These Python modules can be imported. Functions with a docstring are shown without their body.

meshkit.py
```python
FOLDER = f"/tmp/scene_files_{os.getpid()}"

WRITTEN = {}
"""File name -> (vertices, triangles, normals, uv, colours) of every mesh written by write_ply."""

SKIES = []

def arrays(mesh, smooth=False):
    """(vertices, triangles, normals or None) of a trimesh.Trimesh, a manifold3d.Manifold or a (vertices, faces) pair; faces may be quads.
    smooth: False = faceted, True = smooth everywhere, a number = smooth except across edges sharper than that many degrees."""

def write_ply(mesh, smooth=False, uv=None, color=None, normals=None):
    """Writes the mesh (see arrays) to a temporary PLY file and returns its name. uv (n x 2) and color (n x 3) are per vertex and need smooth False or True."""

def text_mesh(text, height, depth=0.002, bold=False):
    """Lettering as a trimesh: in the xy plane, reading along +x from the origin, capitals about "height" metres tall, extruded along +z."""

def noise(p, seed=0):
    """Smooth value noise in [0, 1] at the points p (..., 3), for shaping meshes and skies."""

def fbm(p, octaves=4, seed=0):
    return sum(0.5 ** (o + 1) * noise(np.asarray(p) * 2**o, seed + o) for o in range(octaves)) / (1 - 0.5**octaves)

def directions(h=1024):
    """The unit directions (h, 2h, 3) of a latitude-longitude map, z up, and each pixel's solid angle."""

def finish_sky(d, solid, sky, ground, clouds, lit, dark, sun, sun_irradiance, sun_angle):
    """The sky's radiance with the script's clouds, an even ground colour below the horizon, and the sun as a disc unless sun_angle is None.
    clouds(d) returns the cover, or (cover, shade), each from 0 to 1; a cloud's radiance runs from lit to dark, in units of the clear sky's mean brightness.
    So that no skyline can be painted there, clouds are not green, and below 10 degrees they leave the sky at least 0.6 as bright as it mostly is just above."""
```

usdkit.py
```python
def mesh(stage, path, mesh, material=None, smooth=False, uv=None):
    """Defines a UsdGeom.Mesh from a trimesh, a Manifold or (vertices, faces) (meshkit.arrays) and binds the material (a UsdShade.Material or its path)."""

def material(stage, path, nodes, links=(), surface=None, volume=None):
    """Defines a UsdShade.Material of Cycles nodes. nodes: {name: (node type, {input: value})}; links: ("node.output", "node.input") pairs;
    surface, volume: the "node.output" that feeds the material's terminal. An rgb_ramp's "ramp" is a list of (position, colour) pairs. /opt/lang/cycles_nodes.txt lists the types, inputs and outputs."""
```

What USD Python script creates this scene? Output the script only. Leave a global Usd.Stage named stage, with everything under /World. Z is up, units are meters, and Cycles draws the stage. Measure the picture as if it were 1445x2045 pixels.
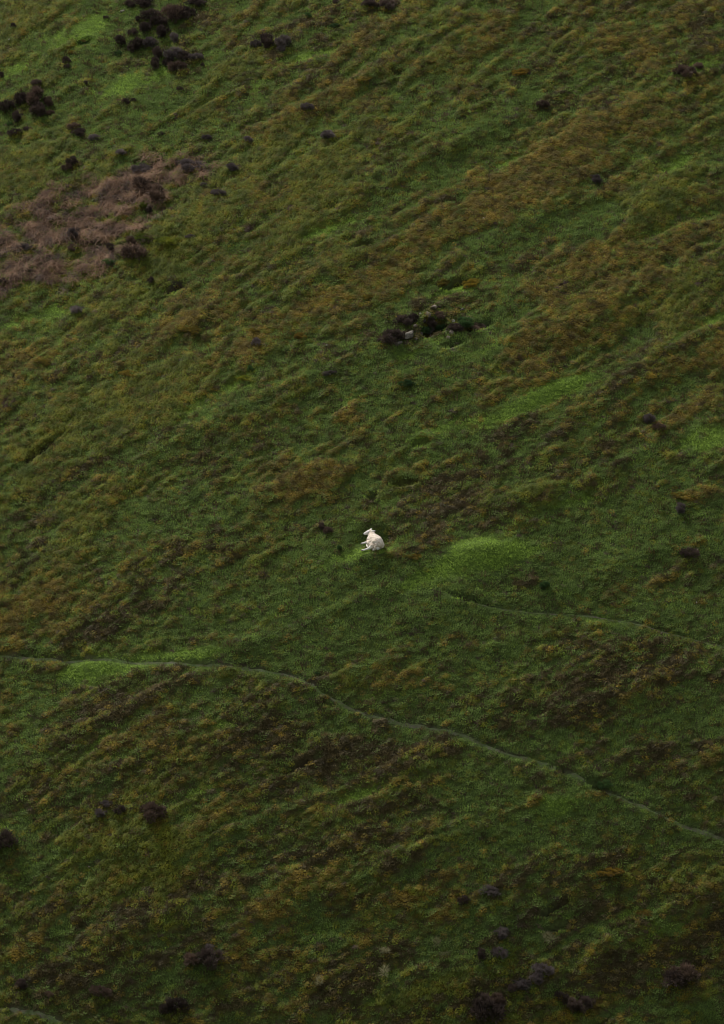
import math
import numpy as np
import trimesh
import manifold3d as m3
from scipy.spatial import cKDTree
import usdkit
import meshkit
from meshkit import noise
from pxr import Usd, UsdGeom, UsdLux, UsdShade, Gf, Sdf, Vt

stage = Usd.Stage.CreateInMemory()
UsdGeom.SetStageUpAxis(stage, UsdGeom.Tokens.z)
UsdGeom.SetStageMetersPerUnit(stage, 1.0)
UsdGeom.Xform.Define(stage, '/World')
UsdGeom.Scope.Define(stage, '/World/Looks')
rad = math.radians

# ------------------------------------------------------------------ camera, sky, sun, exposure
PW, PH, PPM = 1445.0, 2045.0, 58.0            # photograph's pixels; photograph pixels per metre at the sheep
DIST, PITCH = 200.0, 8.0                      # long lens from the opposite hillside, looking slightly down
EXPOSURE = 2.28
CAM = np.array([0.0, -DIST * math.cos(rad(PITCH)), DIST * math.sin(rad(PITCH))])
cam = UsdGeom.Camera.Define(stage, '/World/camera')
cam.CreateHorizontalApertureAttr(36.0)
cam.CreateVerticalApertureAttr(36.0 * PH / PW)
FOC = 36.0 * DIST / (PW / PPM)
cam.CreateFocalLengthAttr(FOC)
cam.CreateClippingRangeAttr(Gf.Vec2f(1.0, 4000.0))
cam.CreateExposureAttr(EXPOSURE)
cam.AddTranslateOp().Set(Gf.Vec3d(*CAM))
cam.AddRotateXOp().Set(90.0 - PITCH)

SUN_EL, SUN_AZ = 50.0, -36.0                  # degrees; azimuth from +y (into the hill) towards +x
SUN = np.array([math.sin(rad(SUN_AZ)) * math.cos(rad(SUN_EL)), math.cos(rad(SUN_AZ)) * math.cos(rad(SUN_EL)), math.sin(rad(SUN_EL))])
dome = UsdLux.DomeLight.Define(stage, '/World/sky')
sky_mat = usdkit.material(stage, '/World/Looks/overcast_sky', {
    's': ('sky_texture', {'sky_type': 'single_scattering', 'sun_disc': False, 'sun_elevation': rad(SUN_EL), 'sun_rotation': rad(SUN_AZ)}),
    'tc': ('texture_coordinate', {}),
    'map': ('mapping', {'scale': (1.0, 1.0, 2.2)}),
    'n': ('noise_texture', {'scale': 2.6, 'detail': 6.0, 'roughness': 0.55}),
    'r': ('rgb_ramp', {'ramp': [(0.0, (1.7, 1.8, 1.95)), (0.45, (2.35, 2.42, 2.52)), (0.75, (3.05, 3.05, 3.05)), (1.0, (3.4, 3.37, 3.34))]}),
    'sep': ('separate_xyz', {}),
    'zen': ('map_range', {'from_min': 0.0, 'from_max': 1.0, 'to_min': 0.40, 'to_max': 1.15, 'clamp': True}),
    'gr': ('vector_math', {'math_type': 'scale'}),
    'mx': ('mix_color', {'fac': 0.92, 'use_clamp': False}),
    'b': ('background_shader', {'strength': 0.05}),
}, [('tc.generated', 'sep.vector'), ('sep.z', 'zen.value'), ('r.color', 'gr.vector1'), ('zen.result', 'gr.scale'), ('tc.generated', 'map.vector'), ('map.vector', 'n.vector'), ('n.fac', 'r.fac'), ('s.color', 'mx.a'), ('gr.vector', 'mx.b'), ('mx.result', 'b.color')], surface='b.background')
UsdShade.MaterialBindingAPI.Apply(dome.GetPrim()).Bind(sky_mat)
dome.GetPrim().SetCustomDataByKey('kind', 'structure')
sun = UsdLux.DistantLight.Define(stage, '/World/sun')
sun.CreateIntensityAttr(0.40)
sun.GetPrim().CreateAttribute('inputs:normalize', Sdf.ValueTypeNames.Bool).Set(True)
sun.CreateAngleAttr(11.0)
sun.CreateColorAttr(Gf.Vec3f(1.0, 0.955, 0.88))
_q = Gf.Rotation(Gf.Vec3d(0, 0, 1), Gf.Vec3d(*SUN)).GetQuat()
sun.AddOrientOp(UsdGeom.XformOp.PrecisionDouble).Set(Gf.Quatd(_q.GetReal(), _q.GetImaginary()))

# ------------------------------------------------------------------ helpers
_used = {}
def numbered(parent, name):
    k = (parent, name)
    n = _used.get(k, 0)
    _used[k] = n + 1
    return f'{parent}/{name}' if n == 0 else f'{parent}/{name}_{n:03d}'

def tag(prim, label=None, cat=None, group=None, kind=None):
    prim = prim.GetPrim() if hasattr(prim, 'GetPrim') else prim
    for k, v in (('label', label), ('category', cat), ('group', group), ('kind', kind)):
        if v:
            prim.SetCustomDataByKey(k, v)
    return prim

def obj(name, mesh, mat, parent='/World', smooth=False):
    return usdkit.mesh(stage, numbered(str(parent), name), mesh, mat, smooth=smooth)

def thing(name, loc, rotz=0.0, scale=(1, 1, 1), tilt=None):
    x = UsdGeom.Xform.Define(stage, numbered('/World', name))
    x.AddTranslateOp().Set(Gf.Vec3d(*map(float, loc)))
    x.AddRotateZOp().Set(float(rotz))
    if tilt is not None:
        x.AddRotateXYZOp().Set(Gf.Vec3f(*tilt))
    x.AddScaleOp().Set(Gf.Vec3f(*map(float, scale)))
    return x

def sstep(a, b, x):
    t = np.clip((x - a) / (b - a), 0, 1)
    return t * t * (3 - 2 * t)

# ------------------------------------------------------------------ shape of the hill
# slope dz/dy along the fall line: opposite hillside with the camera, valley floor, the hillside in view, its crest
_sy = np.array([-420, -240, -214, -204, -190, -110, -92, -70, -42, -20, -9, 2, 28, 60, 120, 200, 320, 700.])
_sl = np.array([0.02, -0.02, -0.25, -0.6, -0.93, -0.93, 0.0, 1.0, 1.50, 1.50, 1.06, 0.79, 0.65, 0.60, 0.45, 0.15, 0.0, -0.03])
_yy = np.arange(-420, 700.01, 0.25)
_ss = np.interp(_yy, _sy, _sl)
_ss = np.convolve(np.pad(_ss, 24, mode='edge'), np.ones(49) / 49, mode='valid')
_zz = np.concatenate([[0], np.cumsum((_ss[1:] + _ss[:-1]) / 2 * 0.25)])
_zz -= np.interp(0.0, _yy, _zz)
_near = _zz[np.argmin(abs(_yy - CAM[1]))]
_low = _zz.min()
_k = (CAM[2] - 1.7 - _low) / (_near - _low)
_imin = int(np.argmin(_zz))
_zz[:_imin] = _low + (_zz[:_imin] - _low) * _k      # the camera stands 1.7 m above the opposite slope

def coarse(x, y):
    x, y = np.asarray(x, float), np.asarray(y, float)
    xx = 90 * np.tanh(x / 90)
    z = np.interp(y, _yy, _zz) + (0.06 * xx - 2.4 * np.log(np.cosh(xx / 12))) * sstep(-120, -60, y)
    far = sstep(20, 80, np.hypot(x, y))
    p = np.stack([x / 46, y / 46, np.full_like(x, 3.3)], -1)
    z = z + far * sstep(-60, 60, y + 260 * (y > -100)) * (noise(p, 5) - 0.5) * 14 * sstep(25, 120, np.hypot(x, y + 0.0)) * (y > -90)
    return z

def project(x, y, z):
    """Photograph pixels of points of the place."""
    c, s = math.cos(rad(PITCH)), math.sin(rad(PITCH))
    dx, dy, dz = x - CAM[0], y - CAM[1], z - CAM[2]
    depth = dy * c - dz * s
    up = dy * s + dz * c
    f = FOC / 36.0 * PW
    return PW / 2 + f * dx / depth, PH / 2 - f * up / depth

# height and map positions are looked up through a table of the smooth hill
def ground_of(px, py, h=coarse):
    """The point of the hill seen at a pixel of the photograph."""
    f = FOC / 36.0 * PW
    a, b = (px - PW / 2) / f, (PH / 2 - py) / f
    c, s = math.cos(rad(PITCH)), math.sin(rad(PITCH))
    d = np.array([a, c + b * s, -s + b * c])
    lo, hi = 150.0, 300.0
    g = lambda t: CAM[2] + t * d[2] - float(h(np.array([CAM[0] + t * d[0]]), np.array([CAM[1] + t * d[1]]))[0])
    ts = np.linspace(lo, hi, 120)
    v = CAM[2] + ts * d[2] - h(CAM[0] + ts * d[0], CAM[1] + ts * d[1])
    i = int(np.argmax(v < 0))
    lo, hi = ts[max(i - 1, 0)], ts[i]
    for _ in range(30):
        m = (lo + hi) / 2
        if g(m) > 0:
            lo = m
        else:
            hi = m
    return CAM + lo * d

STREAK = rad(31)
def ell(px, py, cx, cy, rx, ry, ang=27.0, soft=1.0):
    """Soft ellipse round a spot of the hill (long axis rising to the right by ang degrees)."""
    a = rad(ang)
    dx, dy = px - cx, -(py - cy)
    u, v = dx * math.cos(a) + dy * math.sin(a), -dx * math.sin(a) + dy * math.cos(a)
    r2 = (u / rx) ** 2 + (v / ry) ** 2
    return np.exp(-r2 * soft)

PATHS = {
    'main': (np.array([(-60, 1306), (0, 1308), (60, 1313), (130, 1318), (190, 1313), (240, 1319), (330, 1328), (430, 1330), (520, 1337), (590, 1358), (640, 1385), (690, 1408), (740, 1425), (800, 1440), (860, 1448), (920, 1465), (980, 1490), (1040, 1512), (1100, 1530), (1150, 1553), (1190, 1572), (1240, 1592), (1300, 1622), (1360, 1650), (1445, 1676), (1510, 1700)], float), 4.2),
    'upper': (np.array([(885, 1188), (930, 1200), (980, 1212), (1060, 1219), (1150, 1222), (1230, 1233), (1320, 1256), (1445, 1292), (1510, 1310)], float), 3.0),
    'corner': (np.array([(-60, 2006), (0, 2011), (40, 2018), (90, 2028), (140, 2043), (190, 2062)], float), 4.5),
}
_ptree = {}
for k, (pts, w) in PATHS.items():
    seg = []
    for a, b in zip(pts[:-1], pts[1:]):
        n = max(2, int(np.hypot(*(b - a)) / 4))
        seg += [a + (b - a) * t for t in np.linspace(0, 1, n, endpoint=False)]
    seg = np.array(seg + [pts[-1]])
    ii = np.arange(len(seg))
    seg[:, 1] += 3.0 * (noise(np.stack([ii / 9.0, ii * 0, ii * 0 + 7], -1), 3) - 0.5)
    for c in (0, 1):
        seg[2:-2, c] = np.convolve(seg[:, c], np.ones(5) / 5, mode='valid')
    _ptree[k] = (seg, cKDTree(seg))

def path_near(px, py):
    """0..1 closeness to a trodden path."""
    q = np.stack([np.ravel(px), np.ravel(py)], -1)
    out = np.zeros(len(q))
    for k, (seg, tree) in _ptree.items():
        d, _ = tree.query(q, distance_upper_bound=40)
        w = PATHS[k][1]
        out = np.maximum(out, (1 - sstep(w * 0.7, w * 2.0, d)) * (0.75 if k == 'upper' else 1.0))
    return out.reshape(np.shape(px))

# hollows and eroded banks: (px, py, half-width, half-height, angle, depth in metres)
HOLLOWS = [(838, 884, 20, 7, 10, 0.38), (808, 966, 24, 8, 8, 0.42), (742, 992, 10, 8, 60, 0.28), (905, 570, 22, 8, 15, 0.34), (866, 655, 26, 17, 20, 0.40), (905, 690, 22, 6, 15, 0.2),
           (1186, 1567, 16, 7, -15, 0.40), (1110, 1537, 18, 4, -12, 0.22), (930, 1194, 30, 4, -12, 0.22), (85, 905, 44, 6, 38, 0.12), (170, 87, 16, 5, 20, 0.3),
           (1108, 1848, 26, 6, 8, 0.35), (1100, 1817, 40, 7, 25, 0.3), (655, 1408, 16, 4, -20, 0.2), (790, 147, 14, 6, 0, 0.25), (728, 494, 14, 6, 5, 0.2), 
           (955, 655, 30, 8, 14, 0.2), (345, 577, 20, 6, 20, 0.22), (1075, 1430, 16, 6, 0, 0.2), (600, 1530, 40, 6, 27, 0.2)]
# mounds: (px, py, half-width, half-height, angle, height)
MOUNDS = [(970, 1112, 80, 26, 6, 0.75), (430, 1305, 150, 22, 12, 0.45), (180, 1335, 60, 20, 15, 0.3), (1110, 780, 110, 16, 22, 0.35), (940, 590, 45, 12, 15, 0.3), (260, 1690, 140, 45, 5, 0.5), (1130, 1605, 60, 18, 4, 0.4),
          (740, 158, 30, 12, 30, 0.3), (1000, 1290, 60, 16, 15, 0.25), (700, 1130, 50, 14, 14, 0.15), (830, 700, 60, 14, 4, 0.25), (330, 470, 50, 25, 30, 0.3), (1300, 410, 80, 28, 32, 0.35), (100, 850, 70, 25, 35, 0.35),
          (1195, 1598, 16, 14, 20, 0.2), (700, 1210, 90, 12, 22, 0.3), (500, 1010, 120, 18, 25, 0.3), (1060, 1000, 90, 22, 15, 0.4), (720, 1340, 120, 14, 20, 0.3), (300, 1400, 140, 14, 25, 0.35), (820, 1530, 60, 20, 20, 0.35),
          (1180, 640, 120, 30, 28, 0.4), (1010, 690, 60, 20, 30, 0.35), (520, 1640, 140, 16, 24, 0.3), (760, 1740, 160, 18, 25, 0.35), (640, 1850, 60, 20, 8, -0.3), (330, 900, 160, 20, 30, 0.35), (560, 790, 180, 16, 26, 0.3),
          (1350, 700, 120, 18, 26, 0.35), (1250, 920, 140, 18, 26, 0.3), (1250, 1120, 140, 18, 22, 0.3), (1220, 1390, 160, 22, 20, 0.35), (960, 1420, 120, 16, 22, 0.25), (400, 640, 140, 18, 28, 0.3), (640, 560, 160, 18, 28, 0.3),
          (900, 300, 160, 18, 27, 0.35), (1200, 250, 160, 18, 25, 0.35), (600, 230, 140, 18, 27, 0.3), (1050, 450, 160, 18, 25, 0.3), (200, 1560, 150, 18, 26, 0.3), (1300, 1850, 150, 22, 24, 0.35), (850, 1950, 150, 20, 18, 0.35), (300, 1850, 170, 20, 20, 0.35)]
SHEEP_PX = (747, 1096)

# plant cover: patches of the photograph's hill where one kind prevails.  (px, py, half-width, half-height, angle, strength)
G, K, O, B, D, S = range(6)   # bright turf, dull grass, yellow-green bilberry, golden brown bilberry, dark brown heather, grey-purple dead growth
COVER = {
    G: [(270, 168, 60, 12, 20, 1.5), (970, 1115, 66, 22, 6, 3.2), (172, 1336, 50, 16, 15, 2.8), (340, 1318, 70, 11, 8, 2.6), (725, 1112, 50, 11, 12, 2.6), (810, 711, 34, 10, 4, 1.7), (877, 684, 26, 9, 15, 1.8), (1145, 770, 44, 10, 22, 2.8), (1050, 808, 90, 10, 20, 1.3),
        (855, 862, 70, 10, 15, 1.3), (700, 797, 40, 10, 18, 1.2), (1410, 892, 36, 18, 25, 1.7), (1150, 1000, 60, 10, 20, 1.0), (1340, 455, 90, 9, 22, 1.3), (1350, 335, 60, 10, 30, 1.2), (640, 1395, 60, 8, -25, 0.8), (1130, 1606, 54, 16, 4, 1.5), (1120, 1497, 60, 11, 8, 1.3),
        (1300, 1695, 60, 10, 25, 0.9), (650, 1858, 50, 16, 10, 1.1), (60, 1750, 60, 12, 25, 0.9), (400, 1640, 50, 12, 25, 1.0), (400, 1582, 40, 9, 20, 1.0), (1395, 140, 50, 12, 20, 1.4), (905, 582, 44, 7, 12, 1.6), (1410, 650, 50, 10, 25, 1.0), (1010, 325, 60, 9, 20, 1.2), (1160, 300, 60, 8, 20, 1.0), (150, 70, 40, 20, 35, 0.9),
        (200, 55, 40, 20, 35, 1.1), (40, 145, 50, 14, 25, 1.0), (330, 205, 70, 10, 25, 1.0), (600, 120, 100, 9, 15, 0.8), (480, 350, 60, 9, 20, 0.8), (690, 450, 50, 9, 20, 1.0), (620, 480, 60, 8, 25, 1.1), (100, 620, 90, 9, 20, 1.0), (300, 590, 50, 9, 25, 1.0), (460, 960, 80, 8, 28, 0.9), (420, 800, 100, 9, 28, 0.9),
        (560, 1180, 80, 9, 27, 1.0), (800, 1170, 60, 12, 15, 1.0), (870, 1150, 60, 14, 15, 1.1), (700, 1240, 100, 10, 25, 0.9), (520, 1240, 70, 8, 25, 0.9), (140, 1400, 60, 8, 25, 0.9), (240, 1460, 60, 7, 35, 0.9), (130, 1540, 60, 7, 38, 1.0), (440, 1460, 90, 8, 22, 0.8), (1230, 1235, 50, 14, 8, 0.9), (1240, 995, 50, 10, 20, 0.9), (1380, 1440, 50, 12, 20, 0.8),
        (1000, 1000, 30, 24, 45, 0.9), (1100, 1010, 60, 20, 30, 0.9), (740, 1395, 60, 8, 10, 0.8), (700, 1595, 90, 9, 15, 0.7), (560, 1665, 70, 9, 12, 0.7), (840, 1650, 60, 9, 15, 0.6), (1090, 1630, 60, 10, 10, 0.7), (1010, 1850, 60, 10, 10, 0.7), (470, 1830, 40, 12, 40, 0.8), (300, 1760, 90, 8, 25, 0.7), (420, 1960, 70, 10, 5, 0.8), (820, 1985, 90, 10, 12, 0.8), (1340, 1860, 90, 9, 25, 0.8), (1260, 1820, 60, 9, 30, 0.7), (930, 720, 60, 9, 18, 1.0), (1020, 835, 70, 9, 18, 1.0)],
    K: [(180, 60, 160, 70, 30, 0.7), (300, 230, 200, 60, 25, 0.6), (750, 780, 230, 90, 22, 0.9), (700, 1200, 300, 110, 22, 0.9), (1100, 1200, 260, 80, 15, 0.9), (960, 490, 60, 24, 15, 1.2), (1170, 440, 80, 30, 10, 1.1), (1010, 600, 60, 30, 15, 1.2), (860, 370, 150, 20, 25, 0.5), (1000, 220, 120, 16, 18, 0.6), (1300, 1060, 150, 50, 10, 0.9), (1380, 1420, 90, 35, 12, 1.1),
        (1010, 1480, 140, 30, -15, 0.9), (1250, 1640, 160, 40, -22, 0.9), (690, 1450, 70, 20, -20, 0.6), (1000, 1850, 60, 20, 5, 0.7), (880, 1900, 90, 30, 20, 0.9), (640, 1870, 70, 34, 15, 0.9), (250, 1040, 120, 24, 20, 0.5), (390, 1040, 120, 20, 15, 0.7), (60, 1720, 80, 25, 25, 0.7), (420, 1690, 80, 25, 20, 0.6), (390, 1950, 80, 22, 0, 0.8), (1060, 1870, 80, 22, 0, 0.5), (240, 750, 60, 14, 10, 0.5), (1000, 1320, 70, 20, 5, 0.6), (1200, 1470, 200, 26, 8, 0.5), (950, 1600, 120, 40, 10, 0.6), (1000, 1700, 150, 26, 10, 0.5), (1400, 2030, 120, 40, 0, 0.5), (1360, 1230, 120, 40, 5, 0.6)],
    O: [(60, 300, 120, 40, 30, 0.8), (480, 130, 120, 24, 25, 0.6), (560, 290, 120, 30, 30, 0.7), (640, 345, 70, 30, 28, 1.6), (610, 450, 80, 30, 30, 1.1), (350, 480, 90, 50, 30, 1.4), (430, 460, 60, 20, 30, 0.9), (500, 560, 140, 40, 30, 0.7), (1310, 410, 80, 32, 32, 1.5), (1120, 640, 40, 20, 25, 1.5), (300, 800, 160, 60, 30, 0.9), (110, 870, 100, 40, 36, 1.2), (150, 1080, 100, 30, 28, 0.8), (250, 1690, 140, 44, 8, 1.3), (200, 1790, 150, 30, 20, 0.9),
        (40, 350, 100, 30, 30, 0.8), (220, 330, 90, 24, 35, 0.9), (420, 180, 120, 22, 28, 0.7), (200, 620, 160, 20, 28, 0.7), (1060, 1000, 90, 26, 15, 0.9), (780, 560, 100, 20, 28, 0.6), (850, 1990, 170, 30, 14, 0.9), (1080, 2020, 160, 26, 14, 0.7), (1320, 1760, 90, 36, 15, 0.7), (1150, 1930, 110, 24, 22, 0.7), (130, 95, 50, 8, 35, 1.2), (60, 20, 90, 30, 25, 0.9), (1400, 560, 100, 26, 30, 0.6), (1290, 860, 120, 22, 26, 0.4), (1180, 640, 140, 36, 28, 0.5), (560, 1380, 100, 20, 22, 0.3), (820, 1540, 50, 14, 15, 0.7), (940, 1310, 70, 20, 18, 0.5), (60, 1180, 90, 26, 27, 0.6)],
    B: [(940, 90, 120, 40, 26, 1.0), (720, 90, 90, 22, 26, 0.9), (680, 200, 90, 26, 30, 1.0), (560, 240, 90, 20, 28, 0.9), (1060, 330, 120, 40, 26, 1.1), (1100, 390, 140, 40, 28, 1.0), (1320, 60, 140, 40, 22, 0.6), (1250, 250, 170, 36, 24, 0.8), (1030, 470, 120, 24, 24, 0.5), (940, 420, 130, 26, 30, 0.8), (840, 500, 150, 30, 30, 0.8), (720, 590, 150, 30, 30, 1.0), (620, 620, 100, 22, 30, 0.9), (1280, 520, 190, 50, 26, 1.1), (1100, 560, 120, 30, 26, 0.9), (1050, 690, 100, 34, 32, 1.3), (1180, 690, 140, 40, 26, 1.1), (1380, 720, 120, 40, 26, 1.1),
        (980, 600, 60, 16, 25, 1.0), (380, 650, 130, 22, 26, 1.0), (250, 740, 120, 22, 28, 0.9), (60, 730, 100, 24, 30, 1.0), (320, 605, 70, 14, 25, 1.2), (480, 710, 60, 16, 30, 1.0), (640, 930, 120, 50, 30, 1.2), (590, 975, 60, 26, 20, 1.5), (1310, 850, 90, 20, 26, 0.9), (1380, 1000, 60, 20, 20, 0.9), (1380, 1090, 70, 16, 10, 0.7), (60, 1200, 100, 30, 22, 1.0), (90, 1220, 70, 18, 20, 0.9), (280, 1180, 160, 24, 26, 0.4), (110, 1450, 140, 26, 26, 0.7), (170, 1520, 90, 18, 30, 0.7), (400, 1490, 90, 16, 26, 0.6), (1410, 1530, 70, 26, 15, 1.2), (1310, 1370, 120, 24, 20, 0.9), (1120, 1380, 120, 26, 25, 0.5), (820, 1345, 100, 24, 28, 0.7), (560, 1500, 120, 22, 27, 0.3), (650, 1740, 150, 26, 30, 0.8), (780, 1810, 100, 20, 28, 1.0), (540, 1880, 140, 30, 25, 1.0), (880, 1830, 70, 18, 25, 0.7), (640, 1925, 110, 20, 24, 0.7), (60, 1890, 120, 22, 20, 0.6), (260, 1880, 120, 20, 20, 0.5), (1300, 1900, 130, 26, 24, 0.6), (1400, 1780, 90, 26, 20, 0.7), (1270, 1980, 120, 24, 20, 0.5), (500, 1620, 100, 24, 12, 0.5), (1180, 1595, 20, 14, 40, 1.2), (1060, 1612, 30, 12, 20, 1.1), (840, 1100, 70, 16, 20, 0.5)],
    D: [(720, 1920, 900, 150, 3, 0.42), (300, 1450, 420, 110, 8, 0.34), (1350, 1480, 170, 260, 0, 0.3), (1250, 1960, 300, 130, 0, 0.3), (850, 648, 110, 36, 12, 1.7), (890, 1000, 130, 44, 22, 1.2), (900, 1060, 110, 30, 20, 0.7), (840, 1110, 70, 22, 20, 0.8), (1140, 1390, 180, 50, 22, 1.2), (1330, 1340, 120, 40, 15, 0.6), (1260, 1520, 170, 50, 10, 0.8), (650, 1530, 160, 40, 27, 0.9), (560, 1420, 140, 30, 24, 0.8), (700, 1480, 150, 30, 24, 0.8), (840, 1500, 90, 30, 24, 1.0), (150, 1420, 150, 40, 28, 0.8), (300, 1380, 140, 26, 28, 0.8), (280, 1230, 140, 34, 28, 0.9), (150, 1260, 120, 24, 20, 0.7), (350, 1120, 130, 34, 20, 0.6), (230, 1030, 70, 14, 20, 0.7), (420, 1530, 160, 34, 24, 0.6), (120, 1600, 170, 34, 20, 0.6), (760, 1650, 120, 30, 25, 0.7), (600, 1700, 130, 24, 28, 0.8), (820, 1720, 110, 26, 25, 0.7), (960, 1780, 100, 26, 20, 0.6), (1200, 1710, 170, 30, 20, 0.6), (1100, 1850, 140, 26, 20, 0.7), (1360, 1930, 140, 40, 15, 0.9), (1200, 1960, 140, 34, 15, 0.8),
        (950, 2000, 110, 40, 10, 0.6), (700, 1970, 130, 30, 18, 0.8), (300, 1960, 150, 40, 12, 0.8), (120, 1960, 120, 36, 12, 0.8), (60, 1830, 90, 30, 20, 0.6), (330, 1820, 120, 26, 24, 0.7), (1200, 40, 130, 30, 22, 0.6), (1390, 70, 70, 14, 25, 1.0), (1230, 180, 110, 22, 22, 0.6), (1090, 205, 50, 12, 20, 0.8), (1200, 560, 60, 14, 20, 0.6), (560, 860, 130, 26, 28, 0.5), (260, 900, 120, 24, 28, 0.6), (1060, 1170, 60, 18, 10, 0.9), (1270, 1150, 70, 18, 22, 0.8), (1390, 1150, 60, 24, 10, 0.7), (1180, 930, 110, 24, 25, 0.7), (1390, 960, 70, 18, 15, 0.7), (1010, 880, 90, 18, 26, 0.6), (650, 1120, 60, 14, 20, 0.3)],
    S: [(1225, 215, 70, 14, 25, 0.9), (470, 330, 30, 12, 30, 1.2), (440, 385, 30, 14, 20, 1.0), (495, 465, 10, 9, 0, 1.5), (578, 430, 18, 14, 45, 1.7), (527, 622, 14, 8, 0, 1.8), (735, 493, 16, 7, 5, 1.5), (1190, 385, 18, 8, 10, 1.3), (1122, 575, 16, 8, 10, 1.6), (1393, 578, 14, 8, 0, 1.8), (15, 820, 18, 12, 20, 1.5), (540, 360, 18, 12, 45, 1.2), (110, 275, 60, 12, 25, 1.0), (185, 20, 40, 24, 40, 1.2), (640, 115, 30, 7, 30, 0.9), (900, 112, 30, 8, 15, 0.7), (1310, 850, 24, 14, 10, 1.0), (1270, 1150, 40, 12, 20, 0.8), (25, 1312, 40, 6, 5, 1.3), (908, 690, 22, 7, 10, 1.6), (205, 1975, 30, 10, 5, 1.3), (382, 1913, 18, 12, 10, 1.7), (98, 1982, 18, 8, 0, 1.2), (1090, 1955, 30, 10, 20, 0.9), (345, 575, 22, 7, 20, 1.3), (640, 1680, 80, 14, 27, 0.4), (560, 1320, 70, 12, 10, 0.4), (855, 1446, 40, 6, -10, 1.2), (720, 1418, 40, 5, -20, 1.1), (690, 1410, 60, 6, -22, 0.8), (1060, 470, 70, 10, 8, 0.7), (960, 655, 40, 10, 15, 1.2), (420, 1030, 60, 12, 15, 0.6), (360, 1110, 60, 10, 22, 0.5), (1340, 115, 60, 10, 20, 0.6)],
}
COVER_BIAS = np.array([-0.42, 0.42, 0.06, 0.0, -0.05, -1.0])
# a ring of bracken litter (the dead bracken patch)
BRACKEN = np.array([(-40, 505), (10, 470), (60, 425), (90, 398), (140, 385), (205, 368), (255, 345), (275, 326), (300, 330), (330, 340), (365, 318), (395, 318), (410, 345), (395, 370), (350, 360), (345, 400), (325, 415), (300, 412), (285, 430), (288, 460), (290, 500), (262, 520), (235, 515), (200, 528), (160, 545), (120, 560), (90, 582), (40, 588), (-10, 592), (-40, 600)], float)
def in_bracken(px, py):
    px, py = np.ravel(px), np.ravel(py)
    inside = np.zeros(len(px), bool)
    for (x0, y0), (x1, y1) in zip(BRACKEN, np.roll(BRACKEN, -1, 0)):
        c = (y0 > py) != (y1 > py)
        inside ^= c & (px < (x1 - x0) * (py - y0) / (y1 - y0 + 1e-9) + x0)
    return inside

def streak_coords(px, py):
    a, b = px / PPM, -py / PPM
    P, Q = a * math.cos(STREAK) + b * math.sin(STREAK), -a * math.sin(STREAK) + b * math.cos(STREAK)
    # the run of the streaks wanders
    w = noise(np.stack([a / 5, b / 5, a * 0 + 1.5], -1), 41) - 0.5
    return P + 0.5 * w, Q + 0.9 * w

def n2(P, Q, lp, lq, seed):
    return noise(np.stack([P / lp, Q / lq, np.full_like(P, seed * 1.37)], -1), seed)

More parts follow.
